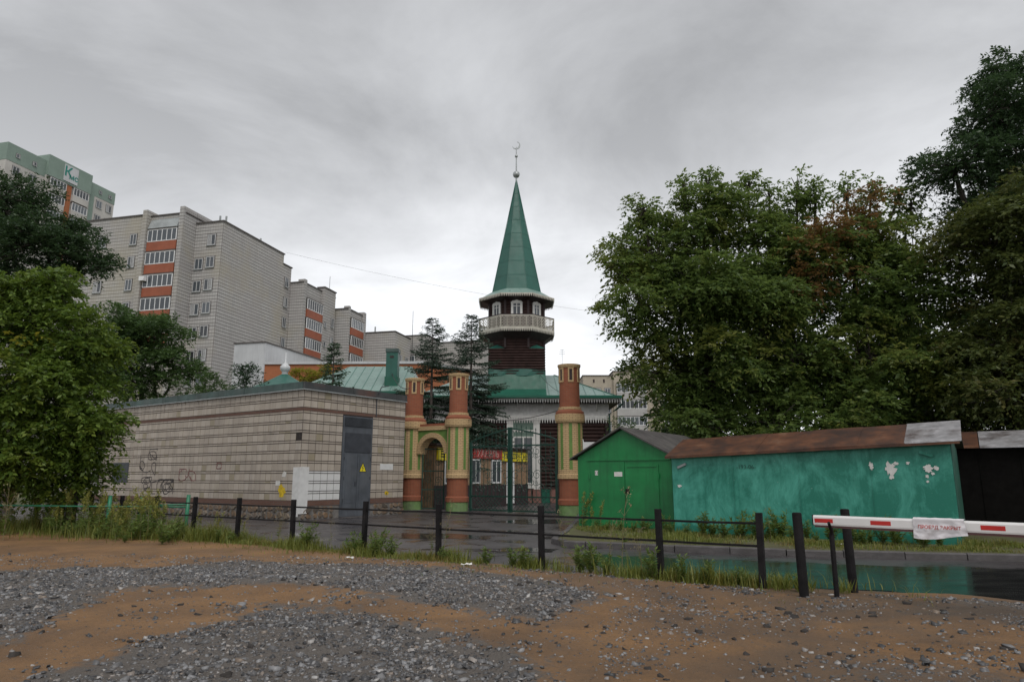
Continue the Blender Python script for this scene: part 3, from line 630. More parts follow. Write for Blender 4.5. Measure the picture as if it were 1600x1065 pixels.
# rubble stones in the plinth
MT['rubble'] = rubble_mat()
def rock_mesh(seed, m='rubble'):
    rr = random.Random(seed); n = 7; mb = MB()
    a = [2 * math.pi * i / n + rr.uniform(-.25, .25) for i in range(n)]; r = [rr.uniform(.78, 1.1) for _ in range(n)]
    o_ = [(r[i] * math.cos(a[i]), 0, r[i] * math.sin(a[i])) for i in range(n)]; i_ = [(p[0] * .72, -.34 + rr.uniform(-.06, .06), p[2] * .72) for p in o_]
    for i in range(n): mb.face([o_[i], o_[(i + 1) % n], i_[(i + 1) % n], i_[i]])
    mb.face(i_); return mb.mesh('stone', m)
rocks = [rock_mesh(i) for i in range(5)]
for wall, L in (('L', 13.5), ('R', 5.8)):
    x = .25
    while x < L:
        w = random.uniform(.22, .42)
        lo = 0.0
        while lo < .44:
            h = random.uniform(.16, .3) if lo == 0 else .49 - lo
            if h < .09: break
            if not (wall == 'R' and DX0 - .3 < x < DX1 + .3):
                p = (-x, 0, lo + h / 2) if wall == 'L' else (0, x, lo + h / 2); T = wall_T(p, (1, 0) if wall == 'L' else (0, 1))
                put('stone', random.choice(rocks), tp, mtx=T @ Matrix.Rotation(random.uniform(-.5, .5), 4, 'Y') @ Matrix.Diagonal((w * random.uniform(.5, .68), random.uniform(.06, .14), h * random.uniform(.5, .66), 1)))
            lo += h + .015
        x += w + .02
# parapet cap: sheet-metal lengths
xx = 0.
while xx < LW:
    l = min(1.25, LW - xx); mb = MB(); mb.box(-xx - l + .012, -xx, -.10 - random.uniform(0, .012), .5, 5.0, 5.30); mb.build('parapet_sheet', 'cap_green', tp); xx += l
xx = -.10
while xx < RW:
    l = min(1.3, RW - xx); mb = MB(); mb.box(-.5, .10 + random.uniform(0, .012), xx + .006, xx + l - .006, 5.0, 5.298); mb.build('parapet_sheet', 'cap_dark', tp); xx += l
mb = MB(); mb.box(-LW, .118, -.118, -.1121, 4.975, 5.015); mb.box(.1121, .118, -.1121, RW, 4.975, 5.015); mb.build('drip_edge', 'zinc_sheet', tp)
mb = MB(); mb.box(-LW + .3, -.45, .45, RW - .1, 5.0, 5.2); mb.build('roof', 'felt', tp)
# steel double door with louvre, on the right wall
T = wall_T((0, (DX0 + DX1) / 2, 0), (0, 1)); W = (DX1 - DX0) / 2
dr = MB(T).box(-W, W, -.04, .05, .02, 4.12).build('door_frame', 'grey_steel', tp)
for i in range(9): MB(T).bar((-W + .08, -.06, 3.72 + i * .042), (W - .08, -.06, 3.72 + i * .042), .05, .016).build('louvre_slat', 'grey_steel', dr)
MB(T).box(-W + .07, W - .07, -.045, -.039, 3.68, 4.08).build('louvre_back', 'dark_steel', dr)
MB(T).box(-W + .12, W - .1, -.062, -.041, 2.62, 3.42).build('upper_panel', 'dark_steel', dr)
for s in (-1, 1):
    leaf = MB(T).box(s * .012, s * (W - .09), -.075, -.041, .32, 2.58).build('door', 'grey_steel', dr)
    MB(T).box(s * .12, s * (W - .2), -.085, -.0752, .55, 2.38).build('door_panel', 'grey_steel', leaf)
    for zz in (.6, 1.5, 2.3): MB(T).tube([(s * (W - .1), -.09, zz), (s * (W - .1), -.09, zz + .13)], .018).build('hinge', 'dark_steel', leaf)
MB(T).box(-.14, -.06, -.1, -.0852, 1.25, 1.42).build('lock', 'dark_steel', dr)
wsx, wsz = .30, 1.98
ws = MB(T); ws.face([(wsx - .2, -.088, wsz - .15), (wsx + .2, -.088, wsz - .15), (wsx, -.088, wsz + .22)]); wso = ws.build('warning_sign', 'yellow_sign', dr)
lb = MB(T)
for a, b in (((wsx - .2, wsz - .15), (wsx + .2, wsz - .15)), ((wsx + .2, wsz - .15), (wsx, wsz + .22)), ((wsx, wsz + .22), (wsx - .2, wsz - .15)), ((wsx + .03, wsz + .1), (wsx - .035, wsz - .0)), ((wsx - .035, wsz), (wsx + .03, wsz + .0)), ((wsx + .03, wsz), (wsx - .02, wsz - .12))):
    lb.bar((a[0], -.091, a[1]), (b[0], -.091, b[1]), .004, .022)
lb.build('warning_mark', 'black_print', dr)
mb = MB(T); mb.box(-.6, .6, -.5, -.02, -.05, .0); mb.box(-W, W, -.55, -.02, -.1, .01); mb.build('doorstep', 'kerb', tp)
# cable pipe up the wall, notices, paint marks and graffiti
MB(wall_T((0, 4.08, 0), (0, 1))).tube([(-.15, -.04, 4.2), (-.15, -.04, 5.0), (-.15, -.16, 5.25), (-.02, -.16, 5.5), (.5, -.1, 5.62)], .022).build('conduit', 'dark_steel', tp)
TL = wall_T((0, 0, 0), (1, 0)); TR = wall_T((0, 0, 0), (0, 1))
def splat(T, x, z, r, m, name, seed, y=-.021, squash=.8, n=22):
    rr = random.Random(seed); pts = []
    for i in range(n):
        a = 2 * math.pi * i / n; q = r * rr.uniform(.55, 1.15); pts.append((x + q * math.cos(a), y, z + q * math.sin(a) * squash))
    b = MB(T)
    for i in range(n): b.face([(x, y, z), pts[i], pts[(i + 1) % n]])
    return b.build(name, m, tp)
MT['yellow_spray'] = mat('yellow_spray_paint', (.58, .40, .01), .6, .3, 9, 0)
splat(TL, -.98, 1.08, .30, 'yellow_spray', 'yellow_paint_splash', 4)
splat(TR, 4.75, .92, .13, 'yellow_spray', 'yellow_paint_splash', 6)
splat(TR, 4.75, .90, .05, 'black_print', 'black_paint_mark', 7, -.024)
b = MB(TL); b.box(-1.38, -1.12, -.024, -.018, 1.28, 1.46); b.build('notice', 'paper', tp)
b = MB(TL); b.face([(-1.02, -.024, 1.62), (-.8, -.024, 1.6), (-.76, -.024, 1.78), (-.9, -.03, 1.84), (-1.0, -.024, 1.74)]); b.build('notice', 'paper', tp)
b = MB(TR); b.box(4.3, 5.1, -.0245, -.0185, 1.92, 2.18); b.build('painted_over_patch', 'white_tile', tp)
b = MB(TL); b.box(-14.1, -12.6, -.03, 0.02, 1.35, 2.3); b.build('steel_hatch', 'dark_steel', tp)
MT['graffiti_dark'] = mat('dark_spray_paint', (.06, .052, .052), .7, .3, 8, 0)
MT['graffiti_red'] = mat('red_spray_paint', (.20, .085, .08), .7, .3, 8, 0)
def scribble(x0, x1, z0, z1, m, seed, n=4):
    rr = random.Random(seed); b = MB(TL)
    for j in range(n):
        x = rr.uniform(x0, x1); z = rr.uniform(z0, z1); a = rr.uniform(0, 6.28); w = (x1 - x0) * .09; pts = []
        for i in range(26):
            a += rr.uniform(-.2, .75); x = min(max(x + math.cos(a) * w * .8, x0), x1); z = min(max(z + math.sin(a) * w * .6, z0), z1); pts.append((x, z))
        for p, q in zip(pts[:-1], pts[1:]):
            dx_, dz_ = q[0] - p[0], q[1] - p[1]; l = math.hypot(dx_, dz_)
            if l < .02: continue
            nx_, nz_ = -dz_ / l * .02, dx_ / l * .02
            b.face([(p[0] - nx_, -.0205, p[1] - nz_), (q[0] - nx_, -.0205, q[1] - nz_), (q[0] + nx_, -.0205, q[1] + nz_), (p[0] + nx_, -.0205, p[1] + nz_)])
    b.build('graffiti', m, tp)
scribble(-11.6, -10.2, 1.5, 2.9, 'graffiti_dark', 2, 5); scribble(-11.4, -10.4, 1.0, 1.6, 'graffiti_dark', 12, 4); scribble(-10.4, -8.6, .85, 1.5, 'graffiti_dark', 5, 7)
scribble(-8.2, -6.9, 1.45, 1.95, 'graffiti_red', 8, 4); scribble(-5.4, -4.7, 1.95, 2.2, 'graffiti_red', 9, 2)

# ------------------------------------------------------------------ black fence along the car park
fz = thing('metal_fence', 'low black metal fence of square posts with two thin rails', 'fence', (-8.41, 18.66, 0), GA)
posts = [-9.2, -7.3, -5.5, -3.7, -1.85, 0, 1.92, 4.01, 6.33, 8.4, 10.77, 13.0, 14.56]
for i, p in enumerate(posts):
    lx, ly = random.gauss(0, .008), random.gauss(0, .012); h = 1.08 + random.uniform(-.015, .02); w = .043
    mb = MB(); mb.hexa([(p - w, -w, -.25), (p + w, -w, -.25), (p + w, w, -.25), (p - w, w, -.25)] + [(p + lx + sx * w, ly + sy * w, h) for sx, sy in ((-1, -1), (1, -1), (1, 1), (-1, 1))])
    mb.build('post', 'black_paint', fz)
for zr in (.92, .60):
    for a, b in zip(posts[:-1], posts[1:]):
        m_ = (a + b) / 2; sag = random.uniform(-.008, .0)
        mb = MB(); mb.bar((a + .037, 0, zr + random.uniform(-.006, .006)), (m_, .0, zr + sag), .022, .034); mb.bar((m_, 0, zr + sag), (b - .037, 0, zr + random.uniform(-.006, .006)), .022, .034)
        mb.build('rail', 'black_paint', fz)
gf = thing('pipe_fence', 'green painted pipe fence standing in tall weeds by the dark tree', 'fence', (-9.0, 19.5, 0))
for x, y, h in ((0, 0, 1.12), (-2.6, .75, 1.08), (-3.1, 3.4, 1.0), (-6.6, .6, 1.0)):
    MB().tube([(x, y, -.2), (x + .02, y, h)], .052, 8).build('post', 'green_pipe', gf, True, True)
MB().tube([(-.05, -.02, .79), (-3.4, .25, .80), (-6.8, .55, .83)], .022, 8).build('rail', 'green_pipe', gf, True, True)
MB().tube([(-.05, .05, .86), (-2.6, .8, .75), (-3.1, 3.4, .78)], .022, 8).build('rail', 'green_pipe', gf, True, True)
# ------------------------------------------------------------------ barrier
def bollard(x, y, h, r, label, lean):
    mb = MB(); mb.tube([(0, 0, -.25), (lean, 0, h)], r, 14); o = thing('steel_bollard', label, 'bollard', (x, y, 0), 0, None)
    mb.build('shaft', 'black_paint', o, False, True); mb = MB(); mb.lathe([(0, h + .0), (r * 1.0, h + .001), (r * .7, h + .012), (0, h + .014)], 14, (lean, 0)); mb.build('cap', 'black_paint', o, True, True); return o
bollard(3.87, 9.54, 1.12, .062, 'thick black steel post standing free beside the last fence post', -.02)
bollard(4.82, 10.15, 1.14, .062, 'thick black steel post standing right behind the red and white arm', -.03)
rest = thing('barrier_rest', 'slim black forked post carrying the free end of the barrier arm', 'barrier rest', (4.27, 9.48, 0))
MB().tube([(0, 0, -.2), (0, 0, .86)], .032, 10).build('post', 'black_paint', rest, False, True)
MB().tube([(0, 0, .84), (-.02, -.05, .90), (-.09, -.145, 1.01)], .02, 8).build('fork', 'black_paint', rest, False, True)
MB().tube([(0, 0, .84), (.03, .05, .90), (.05, .13, 1.0)], .02, 8).build('fork', 'black_paint', rest, False, True)
ang = math.atan2(-.714, .70)
arm = thing('road_barrier', 'white barrier arm with red rectangles closing the wet road', 'barrier', (4.12, 9.63, 0), ang)
z0, z1, L = .965, 1.095, 6.2
mb = MB(); prof = [(-.035, z0), (.035, z0), (.04, z0 + .02), (.04, z1 - .025), (.025, z1), (-.025, z1), (-.04, z1 - .025), (-.04, z0 + .02)]
n = len(prof)
for i in range(n):
    a, b = prof[i], prof[(i + 1) % n]; mb.face([(0, a[0], a[1]), (0, b[0], b[1]), (L, b[0], b[1]), (L, a[0], a[1])])
mb.face([(0, p[0], p[1]) for p in prof]); mb.build('arm', 'arm_white', arm)
for x0, x1 in ((.02, .26), (.73, .97), (1.93, 2.17), (3.1, 3.34), (4.3, 4.54), (5.5, 5.74)):
    MB().box(x0, x1, -.0425, -.0402, z0 + .035, z0 + .088).build('red_stripe', 'arm_red', arm)
MB().box(-.012, .0, -.043, .043, z0 - .004, z1 + .002).build('end_cap', 'black_paint', arm)
MB().box(.012, L, -.03, .03, z0 - .028, z0 - .001).build('underside_strip', 'arm_under', arm)  # darker strip along the bottom of the arm
MB().box(L, L + .4, -.2, .2, 0, 1.25).build('cabinet', 'arm_white', arm)
# banner hung over the arm
bn = thing('cloth_banner', 'crumpled white cloth with red lettering hung over the barrier arm', 'banner', (4.12, 9.63, 0), ang)
nx_, nz_ = 44, 22; V = []; x0, x1 = 1.23, 1.77
def banner_wave(u, v): return .010 * math.sin(u * 19 + 2 * v) * v + .014 * mnoise.noise(Vector((u * 5, v * 4, 1))) + .006 * mnoise.noise(Vector((u * 14, v * 11, 4)))
for i in range(nx_ + 1):
    for j in range(nz_ + 1):
        u = i / nx_; v = j / nz_; x = x0 + (x1 - x0) * u
        wv = banner_wave(u, v)
        if v < .22: q = v / .22; y = .045 - .097 * q; zz = z1 + .012 + .008 * math.sin(q * 3.14) + .006 * mnoise.noise(Vector((u * 8, 0, 2)))
        else:
            q = (v - .22) / .78; y = -.052 - .008 * q + wv * min(1, q * 3); zz = z1 + .010 - q * (.225 + .025 * math.sin(u * 4 + .5) - .02 * u)
            x += .02 * q * (u - .3) * 2
        V.append((x, y, zz))
Fb = [(i * (nz_ + 1) + j, (i + 1) * (nz_ + 1) + j, (i + 1) * (nz_ + 1) + j + 1, i * (nz_ + 1) + j + 1) for i in range(nx_) for j in range(nz_)]
np_mesh('cloth', V, Fb, 'white_cloth', bn, smooth=True)
bt = text_mesh('ПРОЕЗД ЗАКРЫТ', .054, 'red_print', 'lettering', bn, text_T((x0 + x1) / 2 + .01, -.052, 1.005), .0, .0012)
for vv in bt.data.vertices:      # the print follows the folds of the cloth
    u = ((x0 + x1) / 2 + .01 + vv.co.x - x0) / (x1 - x0); q = (z1 + .010 - (1.005 + vv.co.y)) / .235; v = .22 + .78 * q
    vv.co.z = .008 * q - banner_wave(u, v) * min(1, q * 3) + .008

# ------------------------------------------------------------------ garages
g1 = thing('metal_garage', 'bright green metal garage with pitched dark felt roof, number 12', 'garage', (2.11, 22.29, 0), GA)
GW, GD, GE, GP = 3.13, 5.6, 2.22, 3.05
mb = MB(); mb.xprism([(0, -.05), (GW, -.05), (GW, GE), (GW / 2, GP), (0, GE)], 0, GD); mb.build('wall', 'garage_green', g1)
for s in (0, 1):
    xa, xb = (GW / 2 - .001, -.22) if s == 0 else (GW / 2 + .001, GW + .1); sl = (GP - GE) / (GW / 2)
    za = GP + .03; zb = GE - sl * (.22 if s == 0 else .1) + .03; mb = MB()
    mb.hexa([(xa, -.16, za), (xb, -.16, zb), (xb, GD + .15, zb), (xa, GD + .15, za), (xa, -.16, za + .05), (xb, -.16, zb + .05), (xb, GD + .15, zb + .05), (xa, GD + .15, za + .05)]); mb.build('roof', 'felt', g1)
MB().box(.35, GW - .02, -.035, -.001, 2.10, 2.15).build('trim_rail', 'garage_green', g1)
dl = MB().box(.45, 1.62, -.022, -.001, .12, 2.06).build('door', 'garage_green', g1)
dr2 = MB().box(1.64, 2.72, -.026, -.001, .12, 1.98).build('door', 'garage_green', g1)
MB().box(1.72, 2.66, -.045, -.0262, 1.90, 1.935).build('drip_strip', 'garage_green', dr2)
for zz in (.5, 1.55): MB().tube([(2.735, -.04, zz), (2.735, -.04, zz + .16)], .022, 8).build('hinge', 'garage_green', dr2)
for zz in (.5, 1.55): MB().tube([(.44, -.04, zz), (.44, -.04, zz + .16)], .022, 8).build('hinge', 'garage_green', dl)
MB().box(1.66, 1.78, -.06, -.0262, 1.12, 1.25).build('lock_cover', 'black_paint', dr2)
MB().box(.62, .72, -.028, -.0222, 1.66, 1.80).build('number_plate', 'paper', dl)
text_mesh('12', .12, 'black_print', 'number', dl, text_T(.67, -.0285, 1.73), .0008)
MB().box(1.28, 1.55, -.028, -.0222, 1.62, 1.76).build('white_notice', 'paper', dl)

g2 = thing('metal_garage', 'long worn teal metal garage with rusty brown sheet roof', 'garage', (4.5, 19.6, 0), GA)
TWd, TD, HL, HR = 6.68, 4.4, 2.16, 2.40
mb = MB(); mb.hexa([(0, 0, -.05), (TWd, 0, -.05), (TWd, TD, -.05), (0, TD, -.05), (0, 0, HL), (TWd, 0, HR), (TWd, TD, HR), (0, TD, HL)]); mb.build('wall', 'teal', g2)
MB().box(TWd + .001, TWd + .02, .0, TD, -.05, HR).build('side_wall', 'teal_dark', g2)
for i in range(6):           # lengths of rusty sheet, last one bare zinc
    SB = (-.12, 1.1, 2.35, 3.55, 4.75, 5.78, 6.9); xa, xb = SB[i], SB[i + 1]; f = lambda x: HL + (HR - HL) * max(0, x) / TWd
    dz = .012 * (i % 2); mb = MB(); y0, y1 = -.2, 1.35; rise = .52
    mb.hexa([(xa, y0, f(xa) - .015 + dz), (xb + .02, y0, f(xb) - .015 + dz), (xb + .02, y1, f(xb) + rise + dz), (xa, y1, f(xa) + rise + dz),
             (xa, y0, f(xa) + .012 + dz), (xb + .02, y0, f(xb) + .012 + dz), (xb + .02, y1, f(xb) + rise + .03 + dz), (xa, y1, f(xa) + rise + .03 + dz)])
    mb.build('roof_sheet', 'rust' if i < 5 else 'bare_zinc', g2)
f = lambda x: HL + (HR - HL) * max(0, x) / TWd
mb = MB(); mb.hexa([(-.1, 1.36, HL + .48), (TWd + .2, 1.36, HR + .48), (TWd + .2, TD + .2, HR), (-.1, TD + .2, HL), (-.1, 1.36, HL + .53), (TWd + .2, 1.36, HR + .53), (TWd + .2, TD + .2, HR + .05), (-.1, TD + .2, HL + .05)]); mb.build('roof', 'felt', g2)
mb = MB(); mb.face([(TWd + .01, 0, HR), (TWd + .01, TD, HR), (TWd + .01, 1.35, HR + .5)]); mb.face([(.01, TD, HL), (.01, 0, HL), (.01, 1.35, HL + .5)]); mb.build('gable', 'teal_dark', g2)
MB().bar((-.12, -.19, HL - .03), (TWd + .2, -.19, HR - .03), .03, .05).build('fascia', 'rust', g2)
MB().bar((.18, -.03, 1.86), (.42, -.04, 1.96), .05, .06).build('vent_hood', 'zinc_sheet', g2)
MB().bar((TWd - .62, -.04, 2.18), (TWd - .36, -.03, 2.08), .05, .07).build('vent_hood', 'teal', g2)
for x in (1.7, 3.35, 5.0): MB().box(x, x + .014, -.012, -.001, 0, f(x) - .05).build('seam_strip', 'teal', g2)
def torn(x, z, w, h, seed):
    rr = random.Random(seed); b = MB(); n = 24; pts = [(x + w * rr.uniform(.26, .62) * math.cos(6.283 * i / n), -.016, z + h * rr.uniform(.26, .62) * math.sin(6.283 * i / n)) for i in range(n)]
    b.face(list(reversed(pts))); b.build('torn_poster', 'paper', g2)
for q in ((5.02, 1.86, .1, .22, 1), (5.42, 1.80, .26, .30, 2), (5.44, 1.60, .12, .10, 3), (5.56, 1.92, .12, .08, 4), (5.80, 1.93, .08, .07, 5), (6.20, 1.80, .2, .18, 6), (6.36, 1.80, .12, .12, 7), (6.16, 1.62, .09, .08, 8), (6.28, 1.68, .09, .07, 9), (6.16, 1.5, .06, .06, 10), (.2, 1.36, .14, .08, 11)): torn(*q)
text_mesh('-193-06-', .15, 'teal_dark', 'painted_number', g2, text_T(2.05, -.0145, 1.86), .001)

g3 = thing('metal_garage', 'garage coloured near-black for deep tree shade, with pale sheet roof', 'garage', (14.3, 19.6, 0), GA)
mb = MB(); mb.box(-3.0, 6, 0, 4, -.05, 2.45); mb.build('wall', 'shed_shade', g3)
for i, (xa, xb, m_) in enumerate(((-3.1, -1.5, 'bare_zinc'), (-1.48, -.9, 'rust'), (-.88, 1.2, 'bare_zinc'), (1.22, 6.2, 'felt'))):
    mb = MB(); mb.hexa([(xa, -.25, 2.42), (xb, -.25, 2.42), (xb, 1.6, 2.95), (xa, 1.6, 2.95), (xa, -.25, 2.46), (xb, -.25, 2.46), (xb, 1.6, 2.99), (xa, 1.6, 2.99)]); mb.build('roof_sheet', m_, g3)
mb = MB(); mb.hexa([(-3.1, 1.61, 2.93), (6.2, 1.61, 2.93), (6.2, 4.2, 2.45), (-3.1, 4.2, 2.45), (-3.1, 1.61, 2.98), (6.2, 1.61, 2.98), (6.2, 4.2, 2.5), (-3.1, 4.2, 2.5)]); mb.build('roof', 'felt', g3)
for i in range(9): MB().box(-2.9 + i * .98, -2.9 + i * .98 + .03, -.02, -.001, 0, 2.4).build('cover_strip', 'shed_shade', g3)
# ------------------------------------------------------------------ brick gateway
GX, GY = -2.6, 33.27
def pillar(par, x, sc=1.0):
    """striped brick pillar with a round turret; parts are children of par, at local x"""
    s = sc; c = (x, 0)
    MB().lathe([(.53 * s, -.1), (.53 * s, .44), (.50 * s, .46)], 20, c).build('plinth', 'plinth_green', par, True)
    MB().lathe([(.53 * s, .452), (.56 * s, .46), (.56 * s, .66), (.50 * s, .72), (.50 * s, 1.545)], 20, c).build('red_brick_base', 'rbrick', par)
    MB().lathe([(.45 * s, 1.55), (.565 * s, 1.552), (.565 * s, 1.72), (.535 * s, 1.76), (.535 * s, 3.95)], 16, c, math.pi / 16).build('yellow_brick_shaft', 'ybrick', par)
    for j in range(8):
        a = math.pi / 8 + j * math.pi / 4 + R(9); w = .068 * s; r = .536 * s; mb = MB()
        da = w / r; P_ = [(x + rr * math.cos(a + k_ * da), rr * math.sin(a + k_ * da)) for rr in (r - .06, r + .004) for k_ in (-1, 1)]
        mb.prism([P_[0], P_[2], P_[3], P_[1]], 1.95, 3.92); mb.build('green_stripe', 'green_paint', par)
    MB().lathe([(.535 * s, 3.952), (.62 * s, 3.96), (.65 * s, 4.05), (.65 * s, 4.32), (.62 * s, 4.325)], 20, c).build('cornice', 'ybrick', par)
    MB().lathe([(.62 * s, 4.327), (.62 * s, 4.42), (.50 * s, 4.52), (.48 * s, 4.525)], 20, c).build('red_ledge', 'rbrick', par)
    MB().lathe([(.48 * s, 4.527), (.505 * s, 4.53), (.505 * s, 4.63), (.45 * s, 4.64)], 20, c).build('yellow_ring', 'ybrick', par)
    MB().lathe([(.445 * s, 4.642), (.43 * s, 6.36)], 24, c).build('turret', 'rbrick', par)
    MB().lathe([(.43 * s, 6.362), (.47 * s, 6.37), (.505 * s, 6.45), (.51 * s, 6.53), (.43 * s, 6.545), (0, 6.55)], 24, c).build('turret_cap', 'ybrick', par)
    for j in range(6):
        a = R(-112) + j * math.pi / 3; T = Matrix.Translation((x, 0, 0)) @ Matrix.Rotation(a + math.pi / 2, 4, 'Z')   # local -y faces outwards
        q = .438 * s; mb = MB(T)
        for (xa, xb, za, zb) in ((-.125, -.065, 5.80, 6.32), (.065, .125, 5.80, 6.32), (-.125, .125, 6.30, 6.38), (-.125, .125, 5.72, 5.80)): mb.box(xa * s, xb * s, -q - .018, -q + .06, za, zb)
        mb.build('slot_surround', 'ybrick', par); MB(T).box(-.064 * s, .064 * s, -q - .004, -q + .05, 5.801, 6.299).build('slot', 'log_dark', par)
    return par
gw = thing('brick_gateway', 'twin striped brick towers joined by a small round arch', 'gateway', (GX, GY, 0), GA)
pillar(gw, 0); pillar(gw, -2.86)
AX, AR, ZS = -1.43, .80, 2.72
arcp = [(AX + AR * math.cos(t), ZS + AR * math.sin(t)) for t in np.linspace(math.pi, 0, 17)]
def arch_wall(mb, y0, y1, pts, ztop, xa, xb):
    for y, fl in ((y0, False), (y1, True)):
        for a, b in zip(pts[:-1], pts[1:]):
            q = [(a[0], y, a[1]), (b[0], y, b[1]), (b[0], y, ztop), (a[0], y, ztop)]; mb.face(q if not fl else q[::-1])
        mb.face([(xa, y, pts[0][1]), (pts[0][0], y, pts[0][1]), (pts[0][0], y, ztop), (xa, y, ztop)]); mb.face([(pts[-1][0], y, pts[-1][1]), (xb, y, pts[-1][1]), (xb, y, ztop), (pts[-1][0], y, ztop)])
    for a, b in zip(pts[:-1], pts[1:]): mb.face([(a[0], y0, a[1]), (a[0], y1, a[1]), (b[0], y1, b[1]), (b[0], y0, b[1])])
mb = MB(); arch_wall(mb, -.2, .2, arcp, 3.86, -2.5, -.35); mb.build('arch_wall', 'green_paint', gw)
mb = MB()
for t0, t1 in zip(np.linspace(math.pi, 0, 17)[:-1], np.linspace(math.pi, 0, 17)[1:]):
    p = [(AX + r * math.cos(t), ZS + r * math.sin(t)) for t in (t0, t1) for r in (AR - .02, AR + .22)]
    mb.hexa([(p[0][0], -.27, p[0][1]), (p[2][0], -.27, p[2][1]), (p[2][0], .27, p[2][1]), (p[0][0], .27, p[0][1]), (p[1][0], -.27, p[1][1]), (p[3][0], -.27, p[3][1]), (p[3][0], .27, p[3][1]), (p[1][0], .27, p[1][1])])
mb.build('arch_ring', 'ybrick', gw)
MB().box(-2.5, -.42, -.26, .26, 3.862, 4.06).build('arch_band', 'ybrick', gw); MB().box(-2.5, -.42, -.22, .22, 4.062, 4.18).build('arch_coping', 'rbrick', gw)
gp = thing('gate_pillar', 'single striped brick tower beside the green garage', 'pillar', (GX + UX * 6.16, GY + UY * 6.16, 0), GA); pillar(gp, 0, 1.0); gp.scale = (1, 1, .985)
# wicket door in the arch (ajar) and the two leaves of the gate
def scroll(mb, cx, cz, r, tw=1, y=0., rad=.011, ph=0.):
    pts = [(cx + tw * r * (1 - i / 26) * math.cos(ph + i * .42), y, cz + r * (1 - i / 26) * math.sin(ph + i * .42)) for i in range(24)]
    mb.tube(pts, rad, 4)
wk = thing('iron_wicket', 'narrow dark iron door standing ajar under the brick arch', 'gate', (GX + UX * -2.25, GY + UY * -2.25, 0), GA + R(52))
mb = MB()
for x in (.03, 1.12): mb.bar((x, 0, .08), (x, 0, 3.0), .05, .05)
for zz in (.1, 1.0, 1.9, 2.98): mb.bar((.055, 0, zz), (1.095, 0, zz), .04, .05)
mb.build('frame', 'gate_green', wk)
for x in np.linspace(.18, .97, 7): MB().bar((x, 0, .13), (x, 0, 2.95), .018, .018).build('bar', 'gate_green', wk)
mb = MB()
for zz in (.55, 1.45, 2.3): 
    for sx in (-1, 1): scroll(mb, .575 + sx * .25, zz, .2, sx, -.02)
mb.build('scrollwork', 'gate_green', wk)
def gate_leaf(x0, x1, mirror, label):
    o = thing('iron_gate', label, 'gate', (GX + UX * x0, GY + UY * x0, 0), GA); W = x1 - x0
    top = lambda x: 3.18 + .62 * ((x / W) if not mirror else (1 - x / W)) ** .75
    mb = MB(); w = .10
    mb.bar((w / 2, 0, .05), (w / 2, 0, top(0) + .04), w, .1); mb.bar((W - w / 2, 0, .05), (W - w / 2, 0, top(W) + .04), w, .1)
    for zz in (.12, .74, 3.0): mb.bar((w, 0, zz), (W - w, 0, zz), .05, .06)
    xs_ = np.linspace(0, W, 13)
    for a, b in zip(xs_[:-1], xs_[1:]): mb.bar((a, -.004, top(a)), (b, -.004, top(b)), .055, .06)
    mb.build('frame', 'gate_green', o)
    nb = 9
    for i in range(1, nb):
        x = w + (W - 2 * w) * i / nb; MB().bar((x, .01, .77), (x, .01, top(x) + .12), .02, .02).build('bar', 'gate_green', o)
        mb = MB(); mb.lathe([(0, top(x) + .26), (.03, top(x) + .16), (.014, top(x) + .12)], 6, (x, .01)); mb.build('finial', 'gate_green', o)
    mb = MB(); n = 10
    for i in range(-3, n):
        xa = w + (W - 2 * w) * i / n; xb = xa + .62
        for (p, q) in (((xa, .15), (xb, .71)), ((xb, .15), (xa, .71))):
            if p[0] < w or q[0] < w or p[0] > W - w or q[0] > W - w: continue
            mb.bar((p[0], 0, p[1]), (q[0], .004, q[1]), .014, .018)
    mb.build('lattice', 'gate_green', o)
    mb = MB()
    for cz in (1.15, 1.75, 2.35, 2.8):
        for i in range(4):
            cx = w + (W - 2 * w) * (i + .5) / 4; sx = 1 if (i + int(cz * 2)) % 2 else -1
            scroll(mb, cx - .10 * sx, cz - .05, .23, sx, -.012, .012, .6); scroll(mb, cx + .16 * sx, cz + .2, .14, -sx, -.012, .011, 2.2)
    mb.build('scrollwork', 'gate_green', o); return o
gate_leaf(.76, 3.02, False, 'wrought iron gate leaf hinged beside the arch with curling scrolls')
gate_leaf(3.04, 5.52, True, 'wrought iron gate leaf hinged on the single brick tower')
mb = MB(); mb.box(-3.5, .66, -1.0, .7, -.08, .03)
ap = mb.build('threshold', 'kerb'); ap.location = (GX, GY, 0); ap.rotation_euler = (0, 0, GA); ap['kind'] = 'structure'

